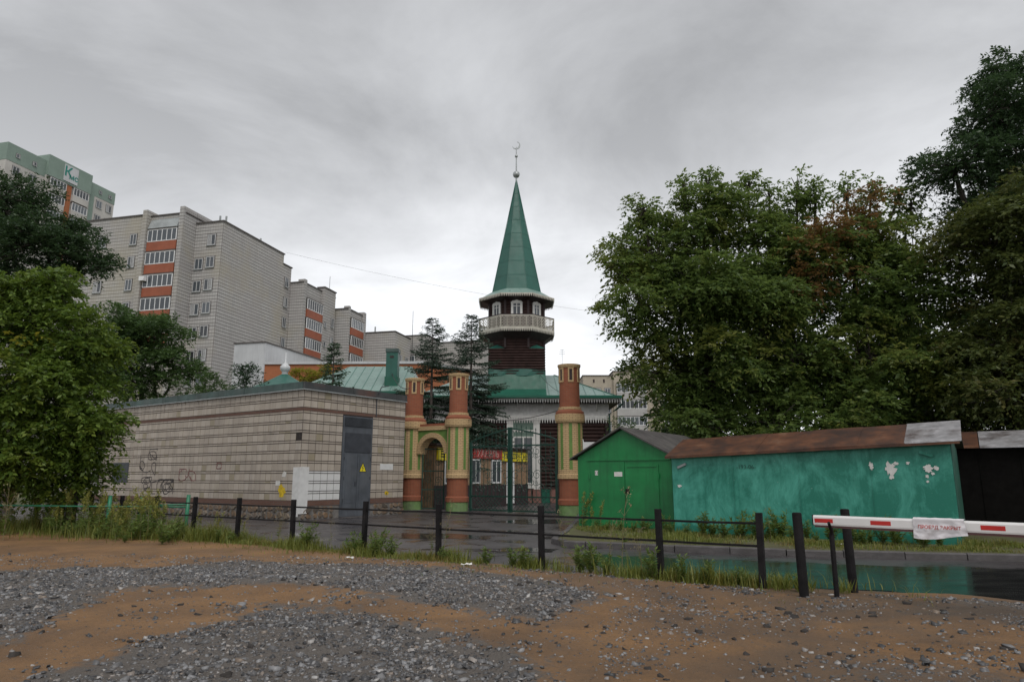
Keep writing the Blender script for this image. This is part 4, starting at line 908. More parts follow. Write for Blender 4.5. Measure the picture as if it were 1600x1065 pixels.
# ------------------------------------------------------------------ window helpers
wcache = {}
def window(par, T, w, h, mull=1, sill=True, fr='white_pvc', trans=False, curtain=None, name='window'):
    key = (w, h, mull, fr, trans)
    if key not in wcache:
        b = MB(); t = min(.09, w * .09)
        b.box(-w / 2, -w / 2 + t, -.05, .05, 0, h); b.box(w / 2 - t, w / 2, -.05, .05, 0, h); b.box(-w / 2 + t, w / 2 - t, -.05, .05, 0, t); b.box(-w / 2 + t, w / 2 - t, -.05, .05, h - t, h)
        for i in range(mull):
            x = -w / 2 + w * (i + 1) / (mull + 1); b.box(x - t * .5, x + t * .5, -.045, .05, t, h - t)
        if trans: b.box(-w / 2 + t, w / 2 - t, -.044, .05, h * .7, h * .7 + t * .7)
        f = b.mesh(name, fr)
        p = MB(); e = .02; p.face([(-w / 2 + e, -.02, e), (w / 2 - e, -.02, e), (w / 2 - e, -.02, h - e), (-w / 2 + e, -.02, h - e)])
        wcache[key] = (f, p.mesh('pane', 'glass'))
    f, p = wcache[key]; o = put(name, f, par, mtx=T); put('pane', p, o)
    if curtain is not None:
        c = MB(); c.face([(-w / 2 + .1 + (w / 2) * (curtain % 2), -.024, .1), (-.05 + (w / 2) * (curtain % 2), -.024, .1), (-.05 + (w / 2) * (curtain % 2), -.024, h - .1), (-w / 2 + .1 + (w / 2) * (curtain % 2), -.024, h - .1)]); c.build('curtain', 'curtain', o)
    if sill: MB().box(-w / 2 - .08, w / 2 + .08, -.13, -.01, -.07, -.005).build('sill', 'zinc_sheet', o)
    return o
def recess_shade(par, T, w, h): MB(T).box(-w / 2 - .09, w / 2 + .09, -.028, .0, -.02, h + .09).build('recess_shade', 'roof_edge', par)  # dark border painted round the flush window as the shade of a recess

# ------------------------------------------------------------------ wooden mosque with its minaret
ms = thing('mosque', 'dark log mosque with pale frieze and tall green minaret spire', 'mosque', (.33, 46, 0))
def logwall(mb, xa, xb, y, z0, z1, lh=.22, depth=.06):
    """horizontal logs on a plane facing -y"""
    n = max(1, round((z1 - z0) / lh)); h = (z1 - z0) / n; prof = []
    for i in range(n):
        for q in (0., .22, .5, .78): prof.append((y - depth * math.sin(math.pi * q), z0 + h * (i + q)))
    prof.append((y, z1))
    for a, b in zip(prof[:-1], prof[1:]): mb.face([(xa, a[0], a[1]), (xb, a[0], a[1]), (xb, b[0], b[1]), (xa, b[0], b[1])])
XL, XR, MD = -6.2, 6.05, 11.
mb = MB(); mb.box(XL, XR, .05, MD, -.1, 6.4); mb.build('wall_core', 'log_dark', ms)
mb = MB(); logwall(mb, XL, XR, .05, 0, 5.1, .24, .07); mb.build('log_wall', 'log', ms)
for x in (XL, XR): MB().box(x - .16, x + .16, -.12, .10, 0, 5.2).build('corner_board', 'log_dark', ms)
MB().box(XL - .1, XR + .1, -.16, .04, 5.35, 6.42).build('frieze', 'frieze', ms)
def lace(mb, xa, xb, y, ztop, h, pitch, th=.03):
    n = max(1, round((xb - xa) / pitch)); p = (xb - xa) / n; m_ = ztop - h * .30
    mb.box(xa, xb, y - th, y, m_, ztop)
    for i in range(n):
        x = xa + i * p; mb.hexa([(x + p * .40, y - th, ztop - h), (x + p * .60, y - th, ztop - h), (x + p * .60, y, ztop - h), (x + p * .40, y, ztop - h), (x + p * .18, y - th, m_ + .0), (x + p * .82, y - th, m_ + .0), (x + p * .82, y, m_), (x + p * .18, y, m_)])
mb = MB(); lace(mb, XL - .15, XR + .15, -.17, 5.62, .48, .17); mb.build('lower_lace', 'white_wood', ms)
ER = .85
mb = MB(); lace(mb, XL - ER, XR + ER, -ER + .06, 6.72, .30, .17); mb.build('eave_lace', 'white_wood', ms)
mb = MB(); mb.box(XR + ER - .06, XR + ER - .03, -ER + .06, MD, 6.45, 6.72); mb.build('side_lace', 'white_wood', ms)
mb = MB(); mb.face([(XL - ER, -ER, 6.5), (XR + ER, -ER, 6.5), (XR + ER, MD, 6.5), (XL - ER, MD, 6.5)]); mb.build('soffit', 'log_dark', ms)
for x in np.arange(-5.2, 5.6, 1.75): MB().bar((x, -.2, 5.95), (x, -.55, 6.45), .06, .08).build('bracket', 'white_wood', ms)
# roof
zr0, zr1, yr = 6.75, 9.1, 5.0; e = ER
mb = MB(); a_, b_ = XL - e, XR + e; ra, rb = XL + 2.6, XR - 3.2
mb.face([(a_, -e, zr0), (b_, -e, zr0), (rb, yr, zr1), (ra, yr, zr1)]); mb.face([(b_, -e, zr0), (b_, MD + e, zr0), (rb, yr, zr1)]); mb.face([(b_, MD + e, zr0), (a_, MD + e, zr0), (ra, yr, zr1), (rb, yr, zr1)]); mb.face([(a_, MD + e, zr0), (a_, -e, zr0), (ra, yr, zr1)])
rf = mb.build('roof', 'roof_pale', ms)
sl = (zr1 - zr0) / (yr + e)
for x in np.arange(a_ + .55, b_, .62):
    if -1.95 < x < 1.95: ymax = 1.2
    else: ymax = yr
    if x > rb: ymax = min(ymax, -e + (b_ - x) / (b_ - rb) * (yr + e))
    if x < ra: ymax = min(ymax, -e + (x - a_) / (ra - a_) * (yr + e))
    MB().bar((x, -e, zr0 + .012), (x, ymax, zr0 + (ymax + e) * sl + .012), .03, .05).build('seam', 'seam', rf)
MB().bar((b_, -e, zr0 + .01), (rb, yr, zr1 + .01), .07, .07).build('hip_seam', 'roof_green', rf)
MB().box(a_ - .03, b_ + .03, -e - .05, -e + .02, 6.735, 6.90).build('eave_strip', 'roof_green', ms)
MB().bar((a_, -e - .06, 6.80), (b_ + .1, -e - .06, 6.77), .13, .11).build('gutter', 'roof_green', ms)
MB().tube([(b_ + .08, -e, 6.75), (b_ + .08, -e, 6.35), (XR + .55, -.5, 6.0), (XR + .12, -.2, 5.75), (XR + .12, -.2, .2)], .065, 8).build('downpipe', 'gate_green', ms, True)
MB().box(3.9, 4.5, 3.2, 3.8, 8.2, 9.5).build('chimney', 'roof_green', ms); MB().box(3.82, 4.58, 3.12, 3.88, 9.5, 9.6).build('chimney_cap', 'cap_green', ms)
# facade windows with white casing
def casing(par, x, z0, w, h):
    mb = MB(); y = -.1
    mb.box(x - w / 2 - .42, x - w / 2, y, .0, z0 - .35, z0 + h + .0); mb.box(x + w / 2, x + w / 2 + .42, y, .0, z0 - .35, z0 + h); mb.box(x - w / 2 - .42, x + w / 2 + .42, y - .02, .0, z0 + h, z0 + h + .42); mb.box(x - w / 2, x + w / 2, y - .03, 0, z0 - .28, z0 - .02)
    c = mb.build('window_casing', 'white_wood', par)
    mb = MB(); lace(mb, x - w / 2, x + w / 2, -.075, z0 + h - .62, .14, .2, .02); mb.build('casing_lace', 'white_wood', c)
    MB().box(x - w / 2, x + w / 2, -.06, -.02, z0 + h - .62, z0 + h).build('blind_panel', MT['sage2'], c)
    window(par, Matrix.Translation((x, -.04, z0)), w, h - 1.05, 1, False, 'white_wood', True)
    MB().box(x - w / 2, x + w / 2, -.06, -.02, z0 + h - 1.05, z0 + h - .625).build('top_light', MT['sage2'], c)
MT['sage2'] = mat('green_boarded_light', (.13, .19, .155), .5, .2, 3, .1)
casing(ms, .42, 1.15, 1.35, 4.15); casing(ms, -3.6, 1.15, 1.35, 4.15)
# tower: square log base, octagon above
CY = 2.55; AP = 1.92
def octagon(ap, rot=0.): return [(ap / math.cos(math.pi / 8) * math.cos(math.pi / 8 + i * math.pi / 4 + rot), CY + ap / math.cos(math.pi / 8) * math.sin(math.pi / 8 + i * math.pi / 4 + rot)) for i in range(8)]
def ringwall(mb, poly, z0, z1, lh, depth):
    n = len(poly); cx = sum(p[0] for p in poly) / n; cy = sum(p[1] for p in poly) / n; m_ = max(1, round((z1 - z0) / lh)); h = (z1 - z0) / m_
    def ring(z, s): return [(cx + (p[0] - cx) * s, cy + (p[1] - cy) * s, z) for p in poly]
    prev = None
    for i in range(m_):
        for q in (0., .25, .5, .75, 1.):
            r = ring(z0 + h * (i + q), 1 + depth * math.sin(math.pi * q) / AP)
            if prev:
                for j in range(n): mb.face([prev[j], prev[(j + 1) % n], r[(j + 1) % n], r[j]])
            prev = r
sq = [(-AP, CY - AP), (AP, CY - AP), (AP, CY + AP), (-AP, CY + AP)]
mb = MB(); ringwall(mb, sq, 8.3, 10.35, .19, .06); mb.build('tower_base', 'log', ms)
for sx in (-1, 1):
    for sy in (-1, 1):
        mb = MB(); c = (sx * AP, CY + sy * AP); q = AP * math.tan(math.pi / 8); p1 = (sx * AP, CY + sy * q); p2 = (sx * q, CY + sy * AP)
        mb.face([(c[0] * 1.02, CY + sy * AP * 1.02, 10.33), (p1[0] * 1.01, p1[1], 10.36), ((p1[0] + p2[0]) / 2, (p1[1] + p2[1]) / 2, 10.72), (p2[0], CY + sy * AP * 1.01, 10.36)])
        mb.face([(c[0] * 1.02, CY + sy * AP * 1.02, 10.33), (p2[0], CY + sy * AP * 1.01, 10.30), (p1[0] * 1.01, p1[1], 10.30)])
        mb.build('corner_flashing', 'spire_green', ms)
mb = MB(); ringwall(mb, octagon(AP), 10.35, 14.2, .19, .045); mb.build('tower_shaft', 'log', ms)
for p in octagon(AP + .03): MB().box(p[0] - .07, p[0] + .07, p[1] - .07, p[1] + .07, 10.4, 13.9).build('corner_board', 'log_dark', ms)
# green apron in front of the tower down to the eave
mb = MB(); w = AP + .06; yb = CY - AP - .02; zb = zr0 + (yb + e) * sl
mb.face([(-w, -e - .02, zr0 + .03), (w, -e - .02, zr0 + .03), (w, yb - .35, zb + .12), (-w, yb - .35, zb + .12)]); mb.face([(-w, yb - .35, zb + .12), (w, yb - .35, zb + .12), (w, yb + .01, 8.62), (-w, yb + .01, 8.62)])
mb.face([(-w, -e - .02, zr0 + .03), (-w, yb - .35, zb + .12), (-w, yb, 8.62), (-w, yb, zb - .2)]); mb.face([(w, -e - .02, zr0 + .03), (w, yb, zb - .2), (w, yb, 8.62), (w, yb - .35, zb + .12)])
mb.build('apron', 'roof_green', ms)
mb = MB(); n = 9
for i in range(n):   # wavy flashing strip on top of the apron
    xa, xb = -w + 2 * w * i / n, -w + 2 * w * (i + 1) / n; z = lambda x: 8.88 + .05 * math.sin(x * 2.3 + 1); yy = lambda x: yb - .06 - .05 * math.sin(x * 3.1)
    mb.face([(xa, yy(xa), 8.42), (xb, yy(xb), 8.42), (xb, yb - .02, z(xb)), (xa, yb - .02, z(xa))])
mb.build('flashing', 'spire_green', ms)
# balcony
BA = 2.62
def ringstrip(mb, ap0, z0, ap1, z1):
    a, b = octagon(ap0), octagon(ap1)
    for i in range(8): mb.face([(*a[i], z0), (*a[(i + 1) % 8], z0), (*b[(i + 1) % 8], z1), (*b[i], z1)])
mb = MB(); ringstrip(mb, AP + .02, 11.0, BA - .05, 11.50); mb.build('balcony_soffit', 'log_dark', ms)
mb = MB(); mb.prism(octagon(BA), 11.50, 11.62); mb.build('balcony_floor', 'log_dark', ms)
def oct_side(i, ap):
    o_ = octagon(ap); a, b = Vector((*o_[i], 0)), Vector((*o_[(i + 1) % 8], 0)); return a, b
for i in range(8):
    a, b = oct_side(i, BA + .03); d = (a - b); L = d.length; T = wall_T((b.x, b.y, 0), (d.x, d.y)) if False else wall_T((a.x, a.y, 0), ((b - a).x, (b - a).y))
    mb = MB(T); lace(mb, 0, L, 0, 11.66, .25, .16, .03); mb.build('balcony_lace', 'cream_wood', ms)
    rl = MB(T).box(0, L, -.02, .03, 12.56, 12.63).build('hand_rail', 'log_dark', ms)
    mb = MB(T); z0, z1 = 11.70, 12.55; n = 10; p = L / n; t = .030
    for jx in range(n):
        for jz in range(4):
            h = (z1 - z0) / 4; xa, xb = jx * p, (jx + 1) * p; za, zb_ = z0 + jz * h, z0 + (jz + 1) * h; yy = -.012 if (jx + jz) % 2 else -.014
            mb.bar((xa, yy, za), (xb, yy, zb_), .02, t); mb.bar((xa, yy - .003, zb_), (xb, yy - .003, za), .02, t)
    mb.box(0, L, -.03, .0, z0 - .04, z0 + .03); mb.box(0, L, -.03, .0, z1 - .05, z1 + .005)
    for jx in range(0, n + 1, 2): mb.box(max(0, jx * p - .02), min(L, jx * p + .02), -.026, -.002, z0 + .03, z1 - .05)
    mb.build('balustrade_panel', 'cream_wood', ms)
# tower windows
for i in range(8):
    a, b = oct_side(i, AP + .03); m_ = (a + b) / 2; T = wall_T((m_.x, m_.y, 12.72), ((b - a).x, (b - a).y))
    if (T @ Vector((0, -1, 0)) - T.translation).y > .3: continue
    c = MB(T); c.box(-.40, -.29, -.09, 0, -.05, .86); c.box(.29, .40, -.09, 0, -.05, .86); c.xprism([(-.44, .86), (.44, .86), (.30, 1.0), (.10, 1.02), (0, 1.2), (-.10, 1.02), (-.30, 1.0)], -.1, 0); c.build('window_casing', 'white_wood', ms)
    window(ms, T @ Matrix.Translation((0, -.03, 0)), .58, .86, 1, False, 'white_wood', True)
# eave and spire
EA = 2.66
mb = MB(); ringstrip(mb, AP + .02, 13.75, EA - .04, 13.98); mb.build('eave_soffit', 'log_dark', ms)
mb = MB(); ringstrip(mb, EA, 14.06, 1.66, 14.75); mb.build('spire_skirt', 'roof_pale', ms)
for i in range(8):
    a, b = oct_side(i, EA + .01); L = (b - a).length; mb = MB(wall_T((a.x, a.y, 0), ((b - a).x, (b - a).y))); lace(mb, 0, L, 0, 14.12, .24, .16, .03); mb.build('eave_lace', 'cream_wood', ms)
ST_ = 8; sh = [(1.74, 14.66)] + [(1.74 * (1 - q), 14.66 + 8.95 * q) for q in np.linspace(0, 1, ST_ + 1)[1:]]
spire = MB(); 
for (r0, q0), (r1, q1) in zip(sh[:-1], sh[1:]): ringstrip(spire, r0, q0, max(r1, .035) , q1 - .002); 
spo = spire.build('spire', 'spire_green', ms)
for i in range(8):
    p, q = octagon(1.745)[i], octagon(.04)[i]; MB().bar((p[0], p[1], 14.67), (q[0], q[1], 23.6), .035, .035).build('seam', 'spire_green', spo)
for (r0, q0) in sh[1:-1]:
    mb = MB(); ringstrip(mb, r0 + .012, q0 - .02, r0 + .01, q0 + .02); mb.build('seam', 'spire_green', spo)
fin = MB().tube([(0, CY, 23.4), (0, CY, 26.35)], [.07, .025], 8).build('finial_rod', 'grey_metal', ms, True)
def ball(mb, c, r, n=14):
    mb.lathe([(r * math.sin(math.pi * i / n), c[2] - r * math.cos(math.pi * i / n)) for i in range(n + 1)], 18, (c[0], c[1]))
mb = MB(); ball(mb, (0, CY, 24.1), .27); mb.build('finial_ball', 'grey_metal', fin, True, True)
mb = MB(); ball(mb, (0, CY, 25.6), .12); mb.build('finial_ball', 'grey_metal', fin, True, True)
mb = MB(); n = 22; r = .30; cx, cz = -.02, 26.5
for i in range(n):
    f_ = lambda j: (R(-160) + R(235) * j / n, .065 * math.sin(math.pi * j / n) + .006)
    (a0, w0), (a1, w1) = f_(i), f_(i + 1)
    P_ = [(cx + (r - w0 * 1.2) * math.cos(a0), cz + (r - w0 * 1.2) * math.sin(a0)), (cx + (r + w0 * .5) * math.cos(a0), cz + (r + w0 * .5) * math.sin(a0)), (cx + (r + w1 * .5) * math.cos(a1), cz + (r + w1 * .5) * math.sin(a1)), (cx + (r - w1 * 1.2) * math.cos(a1), cz + (r - w1 * 1.2) * math.sin(a1))]
    mb.xprism(P_, CY - .03, CY + .03)
mb.build('crescent', 'grey_metal', fin)
# satellite dish and white board on the facade
sg = thing('notice_board', 'white board on two posts in front of the log wall', 'board', (4.85, 44.2, 0))
MB().box(-.35, .62, -.03, .03, 3.0, 3.8).build('board', 'dish', sg)
for x in (-.2, .45): MB().bar((x, .05, 0), (x, .05, 3.3), .06, .06).build('leg', 'grey_metal', sg)
sdish = thing('satellite_dish', 'white round dish beside the striped brick tower', 'satellite dish', (4.15, 44.5, 0))
mb = MB(Matrix.Translation((0, 0, 3.75)) @ Matrix.Rotation(R(70), 4, 'X')); mb.lathe([(0, .0), (.25, .03), (.45, .12), (.47, .13)], 18); mb.build('dish', 'dish', sdish, True)
MB().tube([(0, .05, 0), (0, .05, 3.7)], .04).build('mast', 'grey_metal', sdish)
# fence posters in the yard
for i, (x, m_) in enumerate(((2.3, 'rbrick'), (2.9, 'rbrick'), (3.45, 'gate_green'), (4.0, 'rbrick'))):
    o = thing('planter_box', ('brick red planter box by the mosque wall', 'brick red planter box by the mosque wall', 'green planter box between the red ones by the mosque wall', 'brick red planter box by the mosque wall')[i], 'planter', (x - 1.3, 44.9, 0), 0, 'planter boxes by the mosque wall')
    m_ = {'rbrick': 'planter_red', 'gate_green': 'roof_green'}[m_]
    if 'planter_red' not in MT: MT['planter_red'] = mat('faded_red_board', (.22, .11, .09), .7, .3, 5, .1)
    MB().box(-.26, .26, -.2, .2, .0, .78).build('box', m_, o); MB().box(-.28, .28, -.22, .22, .78, .83).build('rim', m_, o)

# annex with shop signs, running back from the gateway
an = thing('shop_annex', 'tan single storey shop with white windows and coloured signs', 'building', (-3.95, 35.45, 0), R(56.1))
AL = 8.8
MB().box(0, AL, 0, 3.2, -.1, 3.2).build('wall', 'tan', an); MB().box(-.02, AL, -.03, 0, 0, 1.18).build('dado', 'log_dark', an)
MB().box(-.15, AL + .1, -.25, 3.4, 3.21, 3.3).build('roof', 'log_dark', an)
for x, w in ((1.15, .8), (3.45, .8), (5.4, .95)): window(an, Matrix.Translation((x, -.02, 1.25)), w, 1.32, 1, False)
dd = MB().box(6.45, 7.25, -.06, -.031, .1, 2.45).build('door', 'white_pvc', an); MB().box(6.62, 7.08, -.075, -.061, .9, 2.2).build('door_pane', 'curtain', dd)
MB().box(3.2, 5.9, -.1, -.001, 2.62, 3.12).build('red_signboard', 'red_sign', an); text_mesh('ХАЛЯЛЬ', .5, 'pink', 'sign_lettering', an, text_T(4.55, -.103, 2.87), .001)
MB().box(5.95, 8.6, -.1, -.001, 2.52, 3.05).build('yellow_signboard', 'yellow_sign', an); text_mesh('ПРОДУКТЫ', .42, 'black_print', 'sign_lettering', an, text_T(7.27, -.103, 2.79), .001)
MB().box(.15, .95, -.1, -.001, 2.45, 3.08).build('yellow_signboard', 'yellow_sign', an)
for i in range(3): MB().box(.38, .72, -.104, -.1002, 2.6 + i * .14, 2.67 + i * .14).build('sign_print', 'black_print', an)

# hall with pale green hipped roof and vent shaft, small dome
hl = thing('green_roofed_hall', 'low hall with pale green seamed hip roof behind tiled house', 'building', (-10.6, 44.5, 0))
MB().box(-3.2, 4.2, 0, 7, -.1, 6.9).build('wall', 'log', hl)
mb = MB(); e0, e1 = 6.95, 9.3; xa, xb = -3.9, 4.6; ra, rb = -.9, 3.5
mb.face([(xa, -.7, e0), (xb, -.7, e0), (rb, 3.6, e1), (ra, 3.6, e1)]); mb.face([(xb, -.7, e0), (xb, 7.9, e0), (rb, 3.6, e1)]); mb.face([(xb, 7.9, e0), (xa, 7.9, e0), (ra, 3.6, e1), (rb, 3.6, e1)]); mb.face([(xa, 7.9, e0), (xa, -.7, e0), (ra, 3.6, e1)])
hr = mb.build('roof', 'roof_pale', hl)
for x in np.arange(xa + .4, xb, .62):
    ym = 3.6 if ra <= x <= rb else (-.7 + (x - xa) / (ra - xa) * 4.3 if x < ra else -.7 + (xb - x) / (xb - rb) * 4.3)
    MB().bar((x, -.7, e0 + .012), (x, ym, e0 + (ym + .7) * (e1 - e0) / 4.3 + .012), .03, .05).build('seam', 'seam', hr)
MB().box(xa, xb, -.78, -.68, 6.86, 7.02).build('eave_strip', 'roof_green', hl)
MB().box(2.25, 3.02, .3, 1.05, 6.6, 9.75).build('vent_shaft', 'spire_green', hl); MB().box(2.2, 3.07, .25, 1.1, 9.75, 9.98).build('vent_cap', 'cap_green', hl); MB().box(2.5, 2.76, .285, .299, 9.35, 9.5).build('vent_hole', 'log_dark', hl)
MB().box(2.2, 3.07, .24, 1.1, 6.9, 8.1).build('shaft_flashing', 'roof_green', hl)
pv = thing('domed_kiosk', 'small green tent roof with white onion dome behind tiled house', 'kiosk', (-13.9, 41.5, 0))
MB().box(-1.4, 1.4, -1.4, 1.4, -.1, 6.55).build('wall', 'log', pv)
mb = MB(); mb.lathe([(2.5, 6.55), (.9, 7.35), (.22, 7.75)], 8, (0, 0), math.pi / 8); mb.build('roof', 'spire_green', pv)
mb = MB(); mb.lathe([(.24, 7.5), (.18, 7.6), (.18, 7.9), (.23, 7.95), (.31, 8.1), (.29, 8.25), (.14, 8.4), (.05, 8.5), (.02, 9.1), (0, 9.12)], 18); mb.build('dome', 'dome_metal', pv, True, True)

# ------------------------------------------------------------------ orange brick building and white walled building
ob = thing('brick_building', 'long low orange brick building with white roof edge', 'building', (-21.2, 58, 0), R(-1.5))
MB().box(0, 13.6, 0, 9, -.1, 11.05).build('wall', 'orange_brick', ob); MB().box(-.1, 13.75, -.12, 9.1, 11.06, 11.28).build('roof_edge', 'white_render', ob)
MB().hexa([(13.6, 0.01, -.1), (17.5, 5, -.1), (17.5, 9, -.1), (13.6, 9, -.1), (13.6, .01, 11.0), (17.5, 5, 11.0), (17.5, 9, 11.0), (13.6, 9, 11.0)]).build('side_wing', 'orange_brick', ob)
MB().hexa([(13.6, -.12, 11.06), (17.6, 4.9, 11.06), (17.6, 9, 11.06), (13.76, 9, 11.06), (13.76, -.12, 11.26), (17.6, 4.9, 11.26), (17.6, 9, 11.26), (13.76, 9, 11.26)]).build('wing_roof_edge', 'white_render', ob)
wb = thing('white_building', 'blank white rendered building in front of the grey flats', 'building', (-26.4, 64, 0), R(-14))
MB().box(0, 3.3, 0, 26, -.1, 14.0).build('wall', 'white_render', wb); MB().box(-.08, 3.38, -.08, 26, 14.0, 14.12).build('roof_edge', 'roof_edge', wb)

# ------------------------------------------------------------------ grey nine storey flats, stepping back
ap = thing('apartment_block', 'tall grey tiled block of flats with orange balcony panels', 'building', (-35.54, 80, 0), R(-14.06))
def block(x0, x1, y0, y1, z, m='panel', edge=True, par=None):
    par = par or ap
    MB().box(x0, x1, y0, y1, -.1, z).build('wall', m, par)
    if edge: MB().box(x0 - .12, x1 + .12, y0 - .12, y1 + .12, z + .001, z + .16).build('roof_edge', 'roof_edge', par)
block(-3.9, 0, 0, 13.3, 32.5); block(-3.9, -.01, 13.31, 15.4, 31.1); block(-9.6, -3.91, -1.9, 12, 33.2); block(-19.5, -9.61, -2.29, 12, 33.3)
block(-4.55, -3.905, -2.29, 6, 34.0, edge=False); block(-9.62, -8.95, -2.6, 2, 33.9, edge=False)
def bay(x, y, w, zs, h, hp, n, face, m='orange_panel', par=None):
    """stack of glazed balconies; face 0 looks along -y, 1 looks along +x"""
    par = par or ap
    for z in zs:
        T = wall_T((x, y, z), (1, 0) if face == 0 else (0, 1))
        MB(T).box(-w / 2, w / 2, -.45, .0, -hp, -.02).build('balcony_panel', m, par)
        window(par, T @ Matrix.Translation((0, -.42, 0)), w, h, n, False, name='balcony_window')
        MB(T).box(-w / 2 - .03, w / 2 + .03, -.5, 0, h + .001, h + .13).build('balcony_slab', 'roof_edge', par)
zb0 = 29.75
bay(-6.75, -1.9, 4.2, [zb0 - 2.88 * i for i in range(5)], 1.55, 1.15, 5, 0)
T = wall_T((-6.75, -1.9, 31.45), (1, 0)); MB(T).hexa([(-2.1, -.55, 0), (2.1, -.55, 0), (2.1, 0, 0), (-2.1, 0, 0), (-2.1, -.55, .03), (2.1, -.55, .03), (2.1, -.02, 1.3), (-2.1, -.02, 1.3)]).build('balcony_roof', 'zinc_sheet', ap)
MB(wall_T((-8.6, -2.4, 25.0), (1, 0))).box(-.35, .35, -.5, 0, -.25, .3).build('air_conditioner', 'white_pvc', ap)
wi = 0
def awin(x, y, z, face, w=1.15, h=1.4, par=None, mull=1):
    global wi
    par = par or ap; T = wall_T((x, y, z), (1, 0) if face == 0 else (0, 1)); recess_shade(par, T, w, h)
    window(par, T @ Matrix.Translation((0, -.03, 0)), w, h, mull, True, 'far_pvc', curtain=(wi if wi % 3 == 0 else None)); wi += 1
for i, z in enumerate((29.55, 26.7, 23.85, 20.95, 18.05, 15.15, 12.25)):
    awin(-1.45 if i else -1.5, 0, z, 0)
    if i: awin(-3.05, 0, z - .15, 0)
for z in (29.6, 26.7, 23.8, 20.9, 18.): awin(-10.9, -2.29, z, 0, .95); awin(-15.5, -2.29, z, 0)
for z in (28.0, 25.1, 22.2, 19.3): awin(0, 14.3, z, 1, .9)
block(-3, 2.0, 15.41, 24.7, 28.9); block(1.2, 2.25, 15.42, 16.1, 29.4, edge=False); block(1.4, 2.5, 20.6, 24.0, 29.5)
bay(2.0, 18.35, 4.3, [25.2 - 2.85 * i for i in range(5)], 1.55, 1.2, 6, 1)
for z in (23.5, 20.6, 17.7): awin(2.5, 21.2, z, 1, .55, .7, mull=0); awin(2.5, 23.3, z + .4, 1, .8)
block(-2, 4.3, 24.71, 30.5, 27.1); block(3.6, 4.5, 24.72, 25.3, 27.6, edge=False); block(3.6, 4.6, 29.6, 30.45, 27.7, edge=False)
bay(4.3, 27.4, 4.1, [24.3 - 2.8 * i for i in range(4)], 1.5, 1.15, 6, 1)
block(-1, 9.7, 30.51, 37, 24.4); block(2, 12.3, 38, 44, 25.2); awin(9.7, 33, 19.6, 1); awin(9.7, 35.4, 19.6, 1)
block(12.31, 20.5, 44, 60, 25.0, 'panel_light'); bay(9.2, 38, 2.2, [20.2, 17.3], 1.5, 1.2, 3, 0)
for x, y, z, h in ((-1.5, 1.2, 32.6, 1.2), (-.3, .8, 32.6, .9), (-.6, 8.5, 32.6, .7), (2.2, 22.5, 29.6, 2.2), (6.0, 31, 24.5, 1.0)):
    MB().tube([(x, y, z), (x, y, z + h)], .12 if h < 1.5 else .04, 8).build('roof_vent', 'zinc_sheet', ap)
# sage green tower block
gt = thing('tower_block', 'pale high-rise with sage green top and white rooftop sign', 'building', (-87.45, 110, 0), R(-14.06))
block(-16, 0, 0, 7.4, 55.5, 'pale_render', False, gt)
MB().box(-16, .05, -.05, 7.42, 55.501, 58.7).build('top_band', 'sage', gt); MB().box(-16, -4, -.08, -.051, 50, 56.4).build('end_panel', 'pale_render', gt)
MB().box(-16, .4, 7.43, 17.0, -.1, 55.9).build('wall', 'pale_render', gt); MB().box(-16, .6, 7.44, 17.0, 55.901, 59.9).build('top_band', 'sage', gt)
MB().box(-16, .1, 17.01, 23.2, -.1, 56.3).build('wall', 'pale_render', gt); MB().box(-16, .15, 17.02, 23.25, 56.301, 58.8).build('top_band', 'sage', gt); MB().box(-16, .17, 17.02, 18.3, 40, 56.3).build('corner_strip', 'sage', gt)
bay(.4, 9.7, 3.4, [54.2 - 3 * i for i in range(5)], 1.5, 1.2, 4, 1, 'pale_render', gt); bay(.4, 14.7, 3.4, [54.2 - 3 * i for i in range(5)], 1.5, 1.2, 4, 1, 'pale_render', gt)
MB().box(.38, .46, 11.6, 12.9, 40, 55.8).build('brick_strip', 'orange_brick', gt)
for z in (54.2, 51.2, 48.2, 45.2): awin(.1, 19.6, z, 1, 1.3, 1.5, gt); awin(.1, 22, z, 1, 1.3, 1.5, gt)
for y in (2.0, 5.2): awin(0.0, y, 53.4, 1, 1.3, 1.5, gt); awin(0.0, y, 50.4, 1, 1.3, 1.5, gt); awin(.05, y, 56.6, 1, .7, .7, gt, 0)
for y in (19.6, 22): awin(.15, y, 57.2, 1, .6, .6, gt, 0)
T = wall_T((.6, 12.2, 57.9), (0, 1)); sb = MB(T).box(-1.5, 1.5, -.12, 0, -1.6, 1.6).build('signboard', 'white_render', gt)
text_mesh('К', 2.6, 'teal_print', 'sign_lettering', gt, T @ text_T(-.7, -.14, .2), .01, .05); text_mesh('мс', 1.5, 'teal_print', 'sign_lettering', gt, T @ text_T(.55, -.14, -.45), .01, .04)

# far beige flats behind the mosque
fb = thing('apartment_block', 'distant beige block of flats behind the mosque with white balconies', 'building', (12.6, 120, 0))
block(0, 5.3, .5, 12, 19.2, 'beige_wall', True, fb); block(5.31, 24, 0, 12, 19.9, 'beige_wall', True, fb); block(8.4, 12.2, 2, 8, 21.2, 'beige_wall', True, fb)
for z in (15.6, 12.6, 9.6, 6.6): 
    for x in (2.6, 4.3): awin(x, .5, z, 0, 1.0, 1.4, fb)
for z in (16.2, 13.3, 10.4, 7.5, 4.6): bay(8.4, 0, 5.2, [z], 1.5, 1.25, 6, 0, 'balc_grey', fb); bay(16.5, 0, 5.2, [z], 1.5, 1.25, 6, 0, 'balc_grey', fb)
for x in (1.9, 3.7, 7.8, 9.9): MB().box(x - .15, x + .15, (.46 if x < 5 else -.04), (.499 if x < 5 else -.001), 18.0, 18.6).build('attic_vent', 'log_dark', fb)

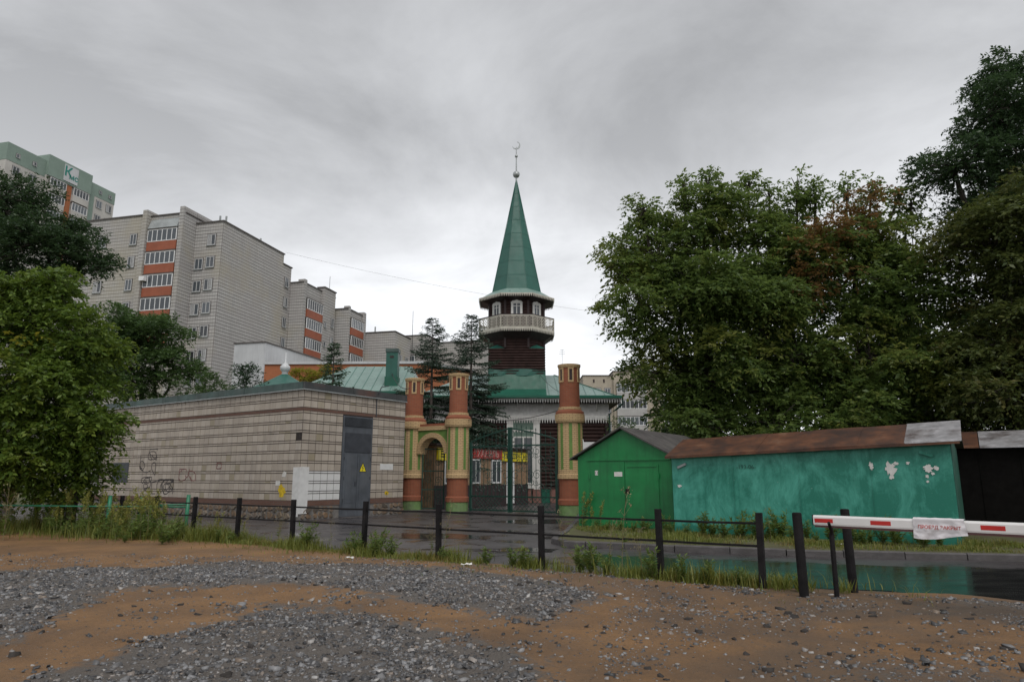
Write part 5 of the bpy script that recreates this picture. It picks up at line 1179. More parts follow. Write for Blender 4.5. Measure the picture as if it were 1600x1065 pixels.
# overhead wires and aerials
def wire(pts, r, label, name='overhead_wire'):
    a, b, sag = pts; P_ = [Vector(a).lerp(Vector(b), i / 24) - Vector((0, 0, sag * 4 * (i / 24) * (1 - i / 24))) for i in range(25)]
    mb = MB(); mb.tube(P_, r, 4); o = mb.build(name, 'wire'); tag(o, label, 'wire'); return o
wire(((-32.2, 93.0, 32.9), (40.5, 95, 21.5), 1.6), .012, 'thin overhead wire crossing the sky behind the spire')
wire(((-2.3, 33.0, 4.3), (2.15, 30.1, 4.5), .25), .015, 'black cable strung between the brick gate towers')
wire(((-4.65, 30.9, 5.55), (-8.0, 45.1, 8.4), .35), .022, 'black cable from the tiled house roof to the green vent shaft')
wire(((2.45, 29.95, 5.1), (1.9, 47, 8.6), .2), .015, 'black cable from the single brick tower up to the minaret')
MB().tube([(0, 0, 0), (0, 0, 10)], [.05, .015], 6)
an2 = thing('radio_mast', 'thin radio mast rising behind the orange brick building', 'mast', (-9.35, 63, 0)); MB().tube([(0, 0, 0), (0, 0, 17.0)], [.06, .02], 6).build('pole', 'wire', an2)
an3 = thing('tv_aerial', 'small television aerial on the mosque roof beside the brick tower', 'aerial', (3.72, 50, 0))
mb = MB(); mb.tube([(0, 0, 8.6), (0, 0, 10.9)], .012, 5)
for zz, w in ((10.85, .16), (10.7, .2), (10.55, .22)): mb.tube([(-w, 0, zz), (w, 0, zz)], .008, 4)
mb.build('mast', 'wire', an3)
# ------------------------------------------------------------------ trees
def rand_dirs(n):
    v = rng.normal(size=(n, 3)); return v / np.linalg.norm(v, axis=1, keepdims=True)
def leaf_quads(C, D, N, L, W):
    """rhombic leaves, folded a little along the midrib: base C, direction D, normal N"""
    S = np.cross(D, N); S /= np.linalg.norm(S, axis=1, keepdims=True) + 1e-9
    N2 = np.cross(S, D); L = L[:, None]; W = W[:, None]
    a = C; b = C + D * L * .45 + S * W * .5 + N2 * W * .12; c = C + D * L; d = C + D * L * .45 - S * W * .5 + N2 * W * .12
    return np.stack([a, b, c, d], 1)
def crown_leaves(blobs, dens, L, per, droop=.35, sub=(17, .33), twig=.55, fill=.5):
    out = []; tips = []
    for (cx, cy, cz, rx, ry, rz) in blobs:
        Rm = np.array([rx, ry, rz]); c0 = np.array([cx, cy, cz])
        ns = sub[0]; d = rand_dirs(ns); d[:, 2] *= .9
        sc = c0 + d * Rm * rng.uniform(.55, .92, (ns, 1)); sr = np.mean(Rm) * sub[1] * rng.uniform(.6, 1.25, ns)
        vol = rx * ry * rz; n = int(dens * vol ** .72)
        w = sr ** 2; which = rng.choice(ns, n, p=w / w.sum())
        dd = rand_dirs(n); fl_ = rng.uniform(0, 1, n) < .72; dd[:, 2] = np.where(fl_, np.abs(dd[:, 2]), dd[:, 2]); P = sc[which] + dd * (sr[which] * rng.uniform(.6, 1.08, n))[:, None] * np.array([1.1, 1.1, .62])
        k_ = int(n * fill * .25); inner = c0 + rand_dirs(k_) * Rm * rng.uniform(.2, .8, (k_, 1)); P = np.vstack([P, inner]); dd = np.vstack([dd, rand_dirs(k_)])
        n = len(P)
        T = dd * .8 + rng.normal(size=(n, 3)) * .5 + (P - c0) / Rm * .5; T[:, 2] += .15; T /= np.linalg.norm(T, axis=1, keepdims=True)
        tl = twig * rng.uniform(.6, 1.3, n)
        tips.append((sc, P[::6]))
        for j in range(per):
            f = (j + rng.uniform(0, .8, n)) / per; q = P + T * (tl * f)[:, None]; q[:, 2] -= droop * (f ** 2) * tl
            side = np.cross(T, [0, 0, 1.]); side /= np.linalg.norm(side, axis=1, keepdims=True) + 1e-6
            D = T * .55 + side * (1 if j % 2 else -1) * .8 + rng.normal(size=(n, 3)) * .3; D[:, 2] -= droop * .9; D /= np.linalg.norm(D, axis=1, keepdims=True)
            N = rng.normal(size=(n, 3)) * .55 + np.array([0, 0, .9]); ll = L * rng.uniform(.5, 1.45, n)
            out.append(leaf_quads(q, D, N, ll, ll * rng.uniform(.38, .55, n)))
    V = np.concatenate(out).reshape(-1, 3); F = np.arange(len(V)).reshape(-1, 4); return V, F, tips
def limb(mb, a, b, r0, r1, n=6, wob=.12, seg=6, sag=0.):
    a, b = Vector(a), Vector(b); L = (b - a).length; pts = []; rad = []
    for i in range(seg + 1):
        t = i / seg; p = a.lerp(b, t) + Vector((random.gauss(0, wob), random.gauss(0, wob), random.gauss(0, wob * .5))) * (L * .12 if 0 < i < seg else 0); p.z += sag * math.sin(math.pi * t) * L
        pts.append(p); rad.append(r0 + (r1 - r0) * t)
    mb.tube(pts, rad, n)
def tree(name, label, base, trunk_r, fork, blobs, dens, L, per, lm, group=None, bark='bark', extra=None, **kw):
    o = thing(name, label, 'tree', base, 0, group)
    lb = [(b[0] - base[0], b[1] - base[1], b[2] - base[2], b[3], b[4], b[5]) for b in blobs]
    mb = MB(); f = Vector(fork) - Vector(base); limb(mb, (0, 0, -.3), f, trunk_r, trunk_r * .72, 9, .10, 5)
    V, F, tips = crown_leaves(lb, dens, L, per, **kw)
    br_ = MB()
    for b, (sc, P) in zip(lb, tips):
        c = Vector(b[:3]); limb(mb, f, c, trunk_r * .55, trunk_r * .22, 6, .18, 6, .05)
        for s in sc: limb(br_, c, Vector(s), trunk_r * .16, trunk_r * .04, 4, .22, 4, .03)
        for p in P[::9]: limb(br_, Vector(sc[np.argmin(np.linalg.norm(sc - p, axis=1))]), Vector(p), trunk_r * .05, .006, 3, .2, 3)
    mb.build('trunk', bark, o, True, False); tag(br_.build('branches', bark, o, True, False), kind='stuff')
    np_mesh('crown', V, F, lm, o)
    for (l2, m2, sel) in (extra or []):
        V2, F2, _ = crown_leaves([lb[i] if not isinstance(i, tuple) else tuple(np.array(i) - np.array([*base, 0, 0, 0])) for i in sel], l2, L, per, **kw); np_mesh('turning_leaves', V2, F2, m2, o)
    return o
# box elders behind the garages
tree('box_elder', 'broad green box elder with yellowish flank, overhanging the felt roof', (8.2, 29.5, 0), .24, (8.3, 29.3, 3.2),
     [(6.3, 28.0, 11.0, 2.4, 2.6, 2.2), (5.6, 27.8, 8.4, 1.8, 2.2, 2.0), (8.3, 28.2, 11.8, 1.6, 2.0, 2.2), (7.8, 27.4, 9.3, 2.2, 2.2, 2.3), (6.2, 28.5, 5.9, 1.5, 1.9, 1.7), (8.4, 27.6, 6.0, 2.0, 2.0, 2.2), (7.6, 27.6, 3.6, 1.6, 1.8, 1.5), (7.4, 27.6, 13.6, .4, .4, 1.1), (8.5, 27.8, 13.9, .4, .4, 1.0), (5.6, 27.6, 12.8, .6, .6, 1.0), (4.5, 27.4, 10.0, .8, .8, .9)], 215, .175, 9, 'leaf_maple', 'box elders behind the garages', droop=.5, fill=.7)
tree('box_elder', 'upright green box elder with slender top shoots in the thicket', (11.4, 29.8, 0), .22, (11.3, 29.6, 3.0),
     [(10.5, 28.4, 11.6, 1.4, 1.8, 2.1), (12.4, 28.8, 12.0, 1.0, 1.6, 1.9), (10.3, 27.6, 9.0, 2.1, 2.2, 2.3), (12.3, 27.7, 10.0, 1.9, 2.0, 2.2), (11.4, 27.4, 6.4, 2.2, 2.0, 2.2), (10.4, 27.2, 3.6, 1.9, 1.8, 1.6), (10.3, 28, 13.9, .4, .4, 1.0), (11.2, 28, 13.4, .35, .4, .9), (12.5, 28.2, 14.0, .35, .4, 1.1), (13.3, 28.2, 13.6, .4, .5, 1.0)], 215, .175, 9, 'leaf_maple', 'box elders behind the garages', droop=.5, fill=.6,
     extra=[(90, 'leaf_rust', [(12.6, 26.3, 10.6, 1.3, .8, 1.7), (11.8, 26.4, 9.2, .9, .7, .9)])])
tree('box_elder', 'box elder with rust brown turning leaves at its top', (15.0, 29.6, 0), .22, (14.9, 29.4, 3.0),
     [(14.9, 28.4, 11.3, 1.4, 2.0, 1.7), (17.0, 28.0, 10.8, 1.4, 1.7, 1.8), (14.3, 27.4, 9.4, 2.2, 2.2, 2.3), (16.4, 27.2, 8.6, 2.2, 2.2, 2.3), (14.2, 26.8, 6.2, 2.3, 2.0, 2.2), (16.6, 26.6, 5.4, 2.2, 2.0, 2.0), (13.4, 26.6, 3.6, 2.0, 1.8, 1.6), (14.6, 28, 13.7, .35, .4, 1.1), (15.6, 28, 13.5, .35, .4, 1.0), (17.2, 27.8, 13.0, .3, .4, 1.1), (16.6, 27.8, 13.2, .4, .4, .9)], 215, .175, 9, 'leaf_maple', 'box elders behind the garages', droop=.5, fill=.6,
     extra=[(95, 'leaf_rust', [(15.0, 27.0, 12.3, 1.3, .8, 1.5)])])
tree('box_elder', 'low olive toned box elder leaning over the shaded garage', (19.6, 26.6, 0), .24, (19.2, 26.2, 3.2),
     [(18.2, 24.8, 10.0, 2.0, 2.2, 2.4), (20.4, 24.6, 11.6, 2.2, 2.2, 2.6), (18.0, 24.3, 6.6, 2.2, 2.0, 2.2), (20.6, 24.2, 7.6, 2.4, 2.2, 2.6), (22.6, 24.7, 9.5, 2.2, 2.4, 3.2), (17.2, 23.6, 4.2, 2.0, 1.7, 1.4), (20.2, 23.4, 4.6, 2.2, 1.8, 1.5), (18.4, 27.6, 3.4, 2.4, 1.4, 1.9), (22.6, 26.8, 4.0, 2.4, 1.4, 2.2), (15.6, 28.4, 3.2, 2.0, 1.3, 1.7)], 240, .175, 9, 'leaf_olive', 'box elders behind the garages', droop=.5, fill=.6)
tree('box_elder', 'dense box elder deep in the thicket behind the rusty roof', (12.8, 34.0, 0), .22, (12.8, 33.8, 3.0),
     [(8.8, 33.0, 5.0, 2.4, 1.6, 2.8), (12.4, 33.0, 6.0, 2.6, 1.6, 3.4), (16.2, 33.0, 6.0, 2.6, 1.6, 3.4), (19.8, 33, 7.0, 2.8, 1.6, 4.0), (23.6, 32, 7.0, 2.8, 1.6, 4.4), (10.4, 33, 9.8, 2.2, 1.6, 2.2), (14.0, 33, 10.2, 2.4, 1.6, 2.4)], 130, .27, 8, 'leaf_mid', 'box elders behind the garages', droop=.5, fill=1.6, twig=.7)
tree('poplar', 'tall dark poplar rising above the thicket', (20.8, 28.6, 0), .38, (20.9, 28.4, 8.0),
     [(20.8, 27.2, 17.0, 1.7, 1.7, 1.8), (18.7, 27.0, 14.4, 1.6, 1.6, 1.5), (21.6, 27.6, 18.6, 1.3, 1.4, 1.5), (22.8, 27.4, 15.6, 1.9, 1.8, 2.2), (19.6, 27.5, 12.0, 1.5, 1.7, 1.7), (23.6, 27.5, 18.0, 1.6, 1.6, 1.8), (21.4, 27.2, 14.4, 2.0, 1.8, 2.2)], 300, .15, 8, 'leaf_poplar', droop=.2, twig=.42, sub=(24, .29), fill=.5)
# a leaning dead limb in the thicket
# trees on the left
tree('box_elder', 'bright green box elder bushing over the end of tiled house', (-13.6, 21.6, 0), .17, (-13.2, 21.4, 1.9),
     [(-15.1, 20.8, 6.7, 1.7, 1.7, 1.5), (-13.3, 20.6, 5.6, 1.2, 1.3, 1.2), (-14.2, 20.7, 7.4, .6, .6, .8), (-13.2, 20.3, 3.7, 1.5, 1.5, 1.3), (-15.2, 20.0, 4.0, 1.7, 1.6, 1.6), (-17.2, 20.4, 6.5, 1.7, 1.7, 1.7), (-12.5, 20.4, 2.7, 1.2, 1.2, 1.0), (-14.9, 20.2, 2.3, 1.7, 1.5, 1.2), (-17.2, 20, 3.2, 1.7, 1.6, 1.8), (-13.6, 21.2, 1.5, 1.5, 1.0, .8), (-16.4, 21.2, 1.4, 1.7, 1.0, .9)], 430, .145, 9, 'leaf_bright', droop=.55, twig=.42, fill=1.0,
     extra=[(18, 'leaf_yellow', [(-13.9, 19.3, 5.4, .7, .5, .5)])])
tree('poplar', 'dark poplar with dense crown in front of the tower block', (-24.2, 33.5, 0), .34, (-24, 33.2, 6.5),
     [(-25.4, 32, 15.2, 2.3, 2.2, 1.8), (-22.6, 32, 12.9, 2.0, 2.0, 1.5), (-20.9, 32, 12.0, 1.7, 1.8, 1.2), (-24.6, 32, 12.0, 2.4, 2.2, 1.8), (-27.4, 32.4, 13.8, 2.4, 2.2, 2.4), (-22.2, 32, 11.0, 1.3, 1.5, .8)], 300, .15, 8, 'leaf_poplar', droop=.2, twig=.45, sub=(18, .36))
tree('broadleaf_tree', 'mid green tree standing between tiled house and grey flats', (-24.4, 46.5, 0), .26, (-24.3, 46.3, 4.5),
     [(-26.2, 45, 11.4, 2.3, 2.2, 1.8), (-23.6, 45, 10.6, 2.3, 2.2, 2.0), (-22.2, 44.6, 8.6, 1.9, 2.0, 1.8), (-25.2, 44.6, 8.4, 2.6, 2.2, 2.2), (-28.2, 45, 9.4, 2.2, 2.0, 2.4)], 190, .2, 8, 'leaf_mid', droop=.3)
for i, (x, y, h, r, lm, lab) in enumerate(((-18.3, 41.5, 7.9, 1.25, 'leaf_mid', 'rounded green bush peeking over the tiled house roof'), (-14.9, 38.2, 8.1, .9, 'needle_b', 'narrow dark evergreen bush before the white building'), (-20.8, 43, 7.8, 1.3, 'leaf_mid', 'small green bush beside the mid green tree'))):
    tree('bush', lab, (x, y, 0), .1, (x, y, 3.5), [(x, y, h - r * 1.3, r, r, r * 1.3), (x + .3, y, h - r * 3, r * 1.1, r, r * 1.4)], 260, .13, 8, lm, droop=.3, twig=.35)
tree('bush', 'yellowing shrub in front of the orange brick wall', (-15.0, 52, 0), .1, (-15.0, 52, 5.5), [(-16.0, 52, 9.0, 1.2, 1, .75), (-14.2, 52, 9.15, 1.3, 1, .75)], 330, .14, 8, 'leaf_yellow', droop=.3, twig=.35)
for i, (x, y, h, lab) in enumerate(((7.4, 45, 5.6, 'pale young tree between log wall and beige flats'), (11.6, 52, 5.9, 'light green treetop showing above the felt roof'))):
    tree('young_tree', lab, (x, y, 0), .1, (x, y, 2.8), [(x, y, h - 1.2, 1.0 if i == 0 else 1.7, .9, 1.4 if i == 0 else .9), (x - .2, y, h - 3, 1.0, .9, 1.2)], 200 if i else 110, .15, 8, 'leaf_bright' if i else 'leaf_mid', droop=.3, twig=.4)
# distant belt behind everything, low over the horizon
fw = []
for q in range(46):
    a = R(-62 + q * 2.75 + random.uniform(-.8, .8)); d = random.uniform(170, 230); fw.append((d * math.sin(a), d * math.cos(a), random.uniform(2.5, 4), random.uniform(6, 9), 4, random.uniform(3, 5.5)))
V, F, _ = crown_leaves(fw, 26, 1.1, 5, twig=1.6); o = np_mesh('far_treeline', V, F, 'leaf_mid', kind='stuff'); tag(o, 'far belt of trees along the horizon', 'trees')

# spruces
def spruce(label, x, y, h, r, z_low, lm, seed, group=None):
    rr = np.random.default_rng(seed); o = thing('spruce', label, 'tree', (x, y, 0), 0, group)
    MB().tube([(0, 0, -.2), (0, 0, h * .5), (0, 0, h)], [.018 * h ** .95, .010 * h ** .95, .01], 8).build('trunk', 'pale_bark', o, True)
    br_ = MB(); C = []; D = []; LL = []; z = z_low
    while z < h - .1:
        f = (h - z) / (h - z_low); Rb = r * (f ** .8) * rr.uniform(.75, 1.2) + .08; nb = int(4 + 4 * f + rr.integers(0, 2))
        for i in range(nb):
            a = rr.uniform(0, 6.283); Rl = Rb * rr.uniform(.62, 1.15); dirn = np.array([math.cos(a), math.sin(a), 0]); up = rr.uniform(.15, .4) * (1 - f) - .12 * f
            m_ = max(4, int(Rl / .10)); pts = []
            for j in range(m_ + 1):
                t = j / m_; p = dirn * Rl * t + np.array([0, 0, z + Rl * (up * t - .42 * t * t * f + .22 * t ** 3)]); pts.append(p)
            br_.tube([pts[0], pts[m_ // 2], pts[-1]], [.022, .014, .004], 3)
            side = np.array([-dirn[1], dirn[0], 0])
            for j in range(1, m_ + 1):
                t = j / m_; wl = .16 + .36 * Rl * (1 - t) ** .7 * min(1, t * 3)
                for s in (-1, 1):
                    n_ = max(2, int(wl / .07))
                    for k_ in range(n_):
                        q = (k_ + rr.uniform(0, 1)) / n_
                        C.append(pts[j] + (side * s * .85 + dirn * .5) * wl * q + np.array([0, 0, -.18 * wl * q]) + rr.normal(size=3) * .012); dd = side * s * rr.uniform(.3, 1) + dirn * rr.uniform(.2, 1) + np.array([0, 0, rr.uniform(-.7, .25)]); D.append(dd / np.linalg.norm(dd)); LL.append(rr.uniform(.10, .2))
                C.append(pts[j]); dd = dirn + rr.normal(size=3) * .3; D.append(dd / np.linalg.norm(dd)); LL.append(.16)
        z += (.17 + .24 * f) * rr.uniform(.8, 1.2) * (h / 10) ** .3
    C = np.array(C); D = np.array(D); LL = np.array(LL); N = rr.normal(size=C.shape) + np.array([0, 0, .6])
    V = leaf_quads(C, D, N, LL, LL * .32).reshape(-1, 3); tag(br_.build('branches', 'bark', o), kind='stuff'); np_mesh('needles', V, np.arange(len(V)).reshape(-1, 4), lm, o); return o
spruce('tall dark spruce behind the small brick arch', -4.75, 40.2, 11.0, 3.1, 2.6, 'needle', 1)
spruce('tall dark spruce standing close before the minaret', -2.45, 40.6, 11.3, 2.9, 4.0, 'needle', 2)
spruce('young green spruce poking above the tiled house roof edge', -9.55, 36.2, 8.7, 1.55, 3.0, 'needle_b', 3)

# ------------------------------------------------------------------ verge grass and weeds
def blades(x, y, z, h, lean, w, m, name, label, cat='grass'):
    n = len(x); a = rng.uniform(0, 6.283, n); d = np.stack([np.cos(a), np.sin(a), np.zeros(n)], 1); s = np.stack([-d[:, 1], d[:, 0], np.zeros(n)], 1)
    B = np.stack([x, y, z], 1); up = np.array([0, 0, 1.])
    p0 = B - s * w[:, None]; p1 = B + s * w[:, None]; mid = B + up * (h * .55)[:, None] + d * (h * lean * .35)[:, None]; tip = B + up * (h * (1 - lean * .35))[:, None] + d * (h * lean)[:, None]
    V = np.stack([p0, p1, mid + s * w[:, None] * .7, mid - s * w[:, None] * .7, tip], 1).reshape(-1, 3); i = 5 * np.arange(n)[:, None]
    F = np.concatenate([i + np.array([0, 1, 2]), i + np.array([0, 2, 3]), i + np.array([3, 2, 4])]); o = np_mesh(name, V, F, m, kind='stuff'); return tag(o, label, cat)
def strip_pts(n, s0, s1, tf):
    s = rng.uniform(s0, s1, n); t = tf(s, n); x, y = FX + UX * s + NX * t, FY + UY * s + NY * t
    kk = fbm(x, y, .9, 41) + rng.uniform(-.22, .22, n) > np.where(s < -11, .40, np.where(s > .35, .70, .52)); return x[kk], y[kk], s[kk]
def tf(s, n):
    wd = np.where(s < -13, .55 + (-13 - s) * .12, np.where(s < -6, .55, .42)); return rng.normal(.12, 1, n) * wd * .62 + np.where(s < -13, wd * .55, 0) + np.where(s > 0, -.2, 0)
x, y, s = strip_pts(48000, -26, 2.2, tf)
hh = rng.uniform(.04, .30, len(x)) * np.clip((fbm(x, y, 1.3, 51) - .25) * 3.2, .25, 1.9) * np.where(s < -13, 1.7, 1)
blades(x, y, park_z(x, y) - .01, hh, rng.uniform(.1, .9, len(x)), rng.uniform(.004, .009, len(x)), 'grass', 'verge_grass', 'ragged grass growing along the foot of the black fence')
x, y, s = strip_pts(5000, -24, 1.0, lambda s, n: .35 + rng.gamma(1.4, .35, n)); q_ = rng.uniform(0, 1, len(x)) < .45; x, y = x[q_], y[q_]
blades(x, y, park_z(x, y) - .006, rng.uniform(.03, .11, len(x)), rng.uniform(.3, 1, len(x)), rng.uniform(.004, .008, len(x)), 'grass', 'sparse_grass', 'thin scattered grass blades at the sandy edge of the verge')
# grass behind the kerb at the garages
kq = rng.uniform(0, 1, (26000, 2)); kx = 1.9 + kq[:, 0] * 9.6; ky = np.interp(kx, [p[0] for p in KB[3:]], [p[1] for p in KB[3:]]) + .25 + rng.beta(1.6, 1.3, len(kx)) * np.interp(kx, [1.9, 3, 4.5, 10, 11.5], [5.2, 5.2, 4.1, 2.2, 2.4])
gk = (fbm(kx, ky, 1.0, 61) + rng.uniform(-.2, .2, len(kx)) > .49); kx, ky = kx[gk], ky[gk]
blades(kx, ky, np.full(len(kx), .10), rng.uniform(.03, .19, len(kx)) * np.clip((fbm(kx, ky, 1.4, 63) - .25) * 3, .3, 1.7), rng.uniform(.1, .9, len(kx)), rng.uniform(.004, .010, len(kx)), 'grass', 'verge_grass', 'rough grass growing between the kerb and the garages')
def weed_mesh(kind, seed):
    rr = np.random.default_rng(seed); mb = MB(); C = []; D = []; L = []; C2 = []; D2 = []; L2 = []
    def spray(p, d, n, l, s): 
        for _ in range(n):
            q = np.array(p) + rr.normal(size=3) * s; dd = np.array(d) * .5 + rr.normal(size=3) * .6; C2.append(q); D2.append(dd / np.linalg.norm(dd)); L2.append(l * rr.uniform(.6, 1.3))
    if kind == 'plume':
        for k_ in range(rr.integers(2, 5)):
            b = rr.normal(size=3) * .05; b[2] = 0; h = rr.uniform(.65, 1.05); ln = rr.normal(size=2) * .10; P = [b + np.array([ln[0] * t * t, ln[1] * t * t, h * t]) for t in np.linspace(0, 1, 6)]
            mb.tube(P, [.008, .007, .006, .005, .004, .003], 4)
            for j in range(46):
                t = rr.uniform(.08, .8); p = b + np.array([ln[0] * t * t, ln[1] * t * t, h * t]); a = rr.uniform(0, 6.28); dd = np.array([math.cos(a), math.sin(a), rr.uniform(-.1, .6)]); C.append(p); D.append(dd / np.linalg.norm(dd)); L.append(rr.uniform(.07, .15) * (1.2 - t * .5))
            for t in np.linspace(.72, 1, 9): spray(b + np.array([ln[0] * t * t, ln[1] * t * t, h * t]), (ln[0], ln[1], .8), 9, .05, .022)
    elif kind == 'bush':
        for k_ in range(9):
            a = rr.uniform(0, 6.28); sp_ = rr.uniform(.05, .28); h = rr.uniform(.28, .62); e_ = np.array([math.cos(a) * sp_, math.sin(a) * sp_, h]); mb.tube([(0, 0, 0), e_ * np.array([.45, .45, .55]), e_], [.007, .005, .003], 4)
            for j in range(42):
                t = rr.uniform(.15, 1); p = e_ * np.array([t ** 1.2, t ** 1.2, t]); dd = rr.normal(size=3); dd[2] = abs(dd[2]) * .6; C.append(p); D.append(dd / np.linalg.norm(dd)); L.append(rr.uniform(.06, .14))
    elif kind == 'thin':
        for k_ in range(rr.integers(1, 3)):
            h = rr.uniform(.85, 1.35); ln = rr.normal(size=2) * .12; f_ = lambda t: np.array([ln[0] * t * t, ln[1] * t * t, h * t]); mb.tube([f_(t) for t in np.linspace(0, 1, 7)], [.006, .006, .005, .005, .004, .003, .002], 4)
            for j in range(9):
                t = rr.uniform(.35, .95); a = rr.uniform(0, 6.28); l = rr.uniform(.12, .34) * (1.1 - t * .6); e_ = f_(t) + np.array([math.cos(a) * l * .7, math.sin(a) * l * .7, l * .75]); mb.tube([f_(t), e_], [.003, .0015], 3); spray(e_, (0, 0, 1), 6, .035, .02)
            for j in range(26):
                t = rr.uniform(.05, .6); a = rr.uniform(0, 6.28); dd = np.array([math.cos(a), math.sin(a), .3]); C.append(f_(t)); D.append(dd / np.linalg.norm(dd)); L.append(rr.uniform(.05, .11))
    else:   # tuft
        for k_ in range(70):
            a = rr.uniform(0, 6.28); dd = np.array([math.cos(a) * rr.uniform(.1, .8), math.sin(a) * rr.uniform(.1, .8), 1]); C.append(rr.normal(size=3) * np.array([.07, .07, 0])); D.append(dd / np.linalg.norm(dd)); L.append(rr.uniform(.14, .34))
    out = []
    def lm(C, D, L, ar): 
        C, D, L = np.array(C), np.array(D), np.array(L); return leaf_quads(C, D, rr.normal(size=C.shape) * .5 + np.array([0, 0, 1.]), L, L * ar).reshape(-1, 3)
    return mb, (lm(C, D, L, .28 if kind != 'tuft' else .07) if C else None), (lm(C2, D2, L2, .5) if C2 else None)
def np_me(name, V, m):
    o = np_mesh(name, V, np.arange(len(V)).reshape(-1, 4), m); me = o.data; bpy.data.objects.remove(o); return me
WM = {}
for kind in ('plume', 'bush', 'thin', 'tuft'):
    for v in range(3):
        mb, a, b = weed_mesh(kind, 100 + v * 7 + len(kind)); dry = kind == 'thin'
        WM[kind, v] = (mb.mesh('stem', 'weed_dry' if dry else 'weed_stem') if mb.f else None, np_me('leaves', a, 'weed_leaf' if kind != 'tuft' else 'grass') if a is not None else None, np_me('flower_heads', b, 'weed_dry' if dry else 'weed_plume') if b is not None else None)
LAB = {'plume': 'tall weed with yellowish feathery tops by the green pipe fence', 'bush': 'low bushy green weed at the foot of the black fence', 'thin': 'thin dry weed stalk with sparse tips along the black fence', 'tuft': 'clump of long grass blades at a post foot'}
def weed(kind, x, y, z, sc, label=None):
    v = random.randrange(3); st, lv, fl = WM[kind, v]
    o = thing('weed_plant', label or LAB[kind], 'weed', (x, y, z), random.uniform(0, 6.28), None if label else {'plume': 'feathery weeds along the fences', 'bush': 'bushy weeds along the fence', 'thin': 'thin weed stalks', 'tuft': 'grass clumps at the posts'}[kind]); o.scale = (sc, sc, sc)
    for n, me in (('stem', st), ('leaves', lv), ('flower_heads', fl)):
        if me: q_ = put(n, me, o); (n != 'leaves') and tag(q_, kind='stuff')
def wz(x, y): return float(park_z(np.array([x]), np.array([y]))[0]) - .01
def weed_s(kind, s, t, sc, label=None):
    x, y = ST(s, t)
    if kind == 'bush' and s < -12.5: weed(kind, x, y, wz(x, y), sc, 'bushy weed among the tall weeds before the green pipe fence'); return
    weed(kind, x, y, wz(x, y), sc, label)
for s, t, k_, sc in ((-15.3, .5, 'plume', 1.0), (-15.9, .9, 'plume', .8), (-16.5, .3, 'plume', 1.15), (-17.0, .7, 'plume', .95), (-17.6, .2, 'plume', .9), (-18.0, 1.0, 'plume', .9), (-18.5, .4, 'plume', 1.2), (-19.2, .9, 'plume', .75), (-19.8, .2, 'plume', 1.0), (-20.4, 1.1, 'plume', .8), (-20.8, .5, 'plume', .9), (-14.2, -.3, 'plume', .75), (-13.2, -.4, 'plume', .6), (-21.6, .3, 'plume', 1.3), (-16.0, .2, 'plume', 1.3), (-17.3, .4, 'plume', 1.25), (-18.2, .2, 'plume', 1.35), (-19.0, .3, 'plume', 1.2), *[(-14.4 - .27 * q, .1 + (q * 7 % 11) * .16, 'plume', .7 + (q * 5 % 7) * .1) for q in range(30)]): weed_s(k_, s, t, sc)
weed('thin', -12.9, 18.0, 0, 1.25, 'tall pale stalk weed beside the box elder bush')
for s, t, sc in ((-16.2, 1.2, .9), (-17.5, 1.5, .8), (-18.8, 1.7, .8), (-15.0, 1.0, .7), (-13.5, .6, .6), (-10.0, .15, 1.0), (-7.9, .0, .95), (-7.3, .2, .75), (-7.6, .4, .7), (-4.9, .2, .6), (-3.0, .1, .8), (-2.4, .3, .6), (-12.4, .4, .5), (-5.9, .25, .5), (-1.1, .35, .7), *[(-12.8 - .33 * q, .5 + (q * 7 % 9) * .17, .55 + (q * 3 % 5) * .12) for q in range(22)], (-8.2, .3, .8), (-2.7, .3, .9), (-1.6, .3, .8), (-.3, .2, .5), (.5, .1, .5), (-4.0, .3, .7), (-4.4, .1, .6), (-.7, .3, .6)): weed_s('bush', s, t, sc)
for s, t, sc in ((-11.0, .1, .8), (-6.0, .1, .9), (-6.4, .0, .7), (-3.4, -.1, .8), (-2.2, .15, 1.1), (-2.5, .0, .9), (-1.9, .05, .7), (-9.2, .1, .7), (-12.2, .2, .7)): weed_s('thin', s, t, sc)
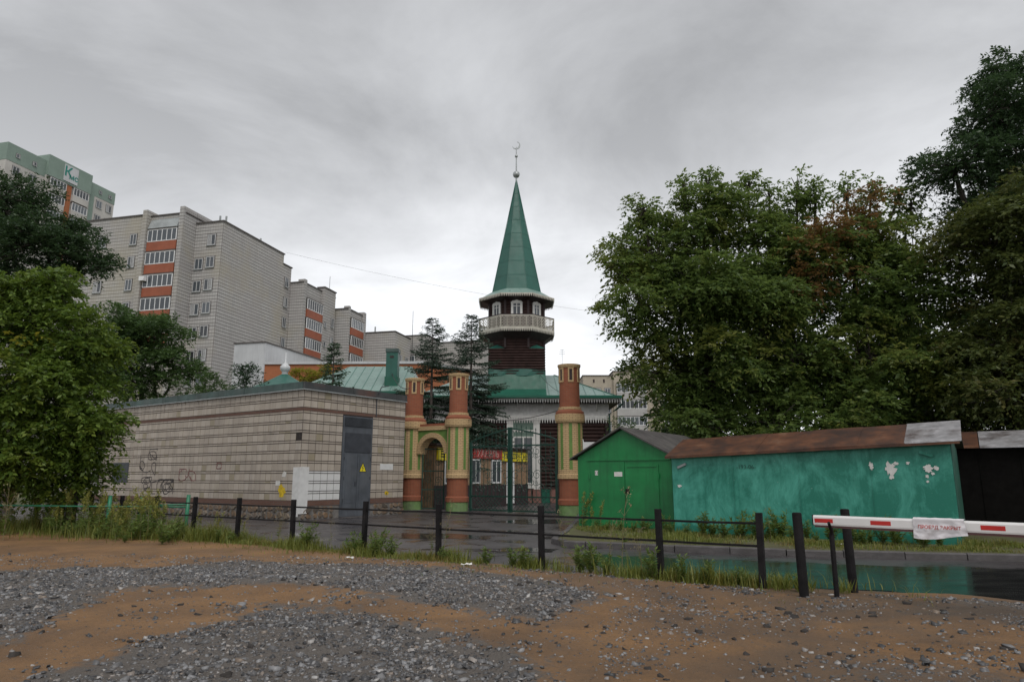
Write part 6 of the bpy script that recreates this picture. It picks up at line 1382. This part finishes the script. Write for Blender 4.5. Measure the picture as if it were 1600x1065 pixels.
for i, s in enumerate((-13, -11, -8.6, -6.5, -4.3, -3.9, -2.0, -.3, .25, .6, 1.1, -14.6, -1.4, -.9, -5.2)): weed_s('tuft', s, random.uniform(0, .3), random.uniform(.5, .95))
for x, y, k_, sc in ((2.3, 19.6, 'plume', .7), (2.6, 20.8, 'plume', .8), (2.15, 21.9, 'plume', 1.1), (3.6, 19.2, 'bush', .8), (4.1, 18.6, 'bush', .9), (5.2, 18.4, 'bush', .9), (5.9, 18.1, 'bush', 1.1), (6.7, 17.6, 'bush', 1.2), (7.2, 17.3, 'bush', .8), (7.9, 16.7, 'bush', 1.0), (8.5, 16.3, 'bush', .8), (9.2, 16.0, 'bush', .9), (6.2, 17.0, 'thin', .6), (8.0, 16.2, 'bush', .7), *[(4.6 + q * .36, 18.75 - q * .245 - (q * 7 % 5) * .1, 'bush', .5 + (q * 5 % 7) * .11) for q in range(14)], *[(2.5 + q * .3, 20.9 - q * .35, 'bush', .5) for q in range(5)]):
    weed(k_, x, y, .09, sc, {'bush': 'low bushy weed growing behind the kerb by the garages', 'plume': 'feathery weed growing beside the green garage wall', 'thin': 'thin dry stalk standing in grass before the teal garage'}[k_])
GRP = {'low bushy weed growing behind the kerb by the garages': 'bushy weeds along the garages', 'feathery weed growing beside the green garage wall': 'feathery weeds by the green garage', 'bushy weed among the tall weeds before the green pipe fence': 'bushy weeds by the pipe fence'}
for o_ in bpy.data.objects:
    if o_.get('label') in GRP: o_['group'] = GRP[o_['label']]
# litter
for i, (x, y, z, lab) in enumerate(((7.15, 15.6, .125, 'scrap of white paper lying in grass behind the kerb'), (-3.2, 13.7, .05, 'flat white scrap lying in the grass by the gravel'), (-.9, 12.6, .06, 'pale scrap of paper lying near the middle fence posts'))):
    mb = MB(); w = .12; n = 4; pz = [[z + .02 + random.uniform(0, .04) for _ in range(n + 1)] for _ in range(n + 1)]
    for a in range(n):
        for b in range(n):
            mb.face([(x + w * (a + da) / n * (1 + .3 * i), y + w * .7 * (b + db) / n, pz[a + da][b + db]) for da, db in ((0, 0), (1, 0), (1, 1), (0, 1))])
    tag(mb.build('paper_scrap', 'paper'), lab, 'litter')
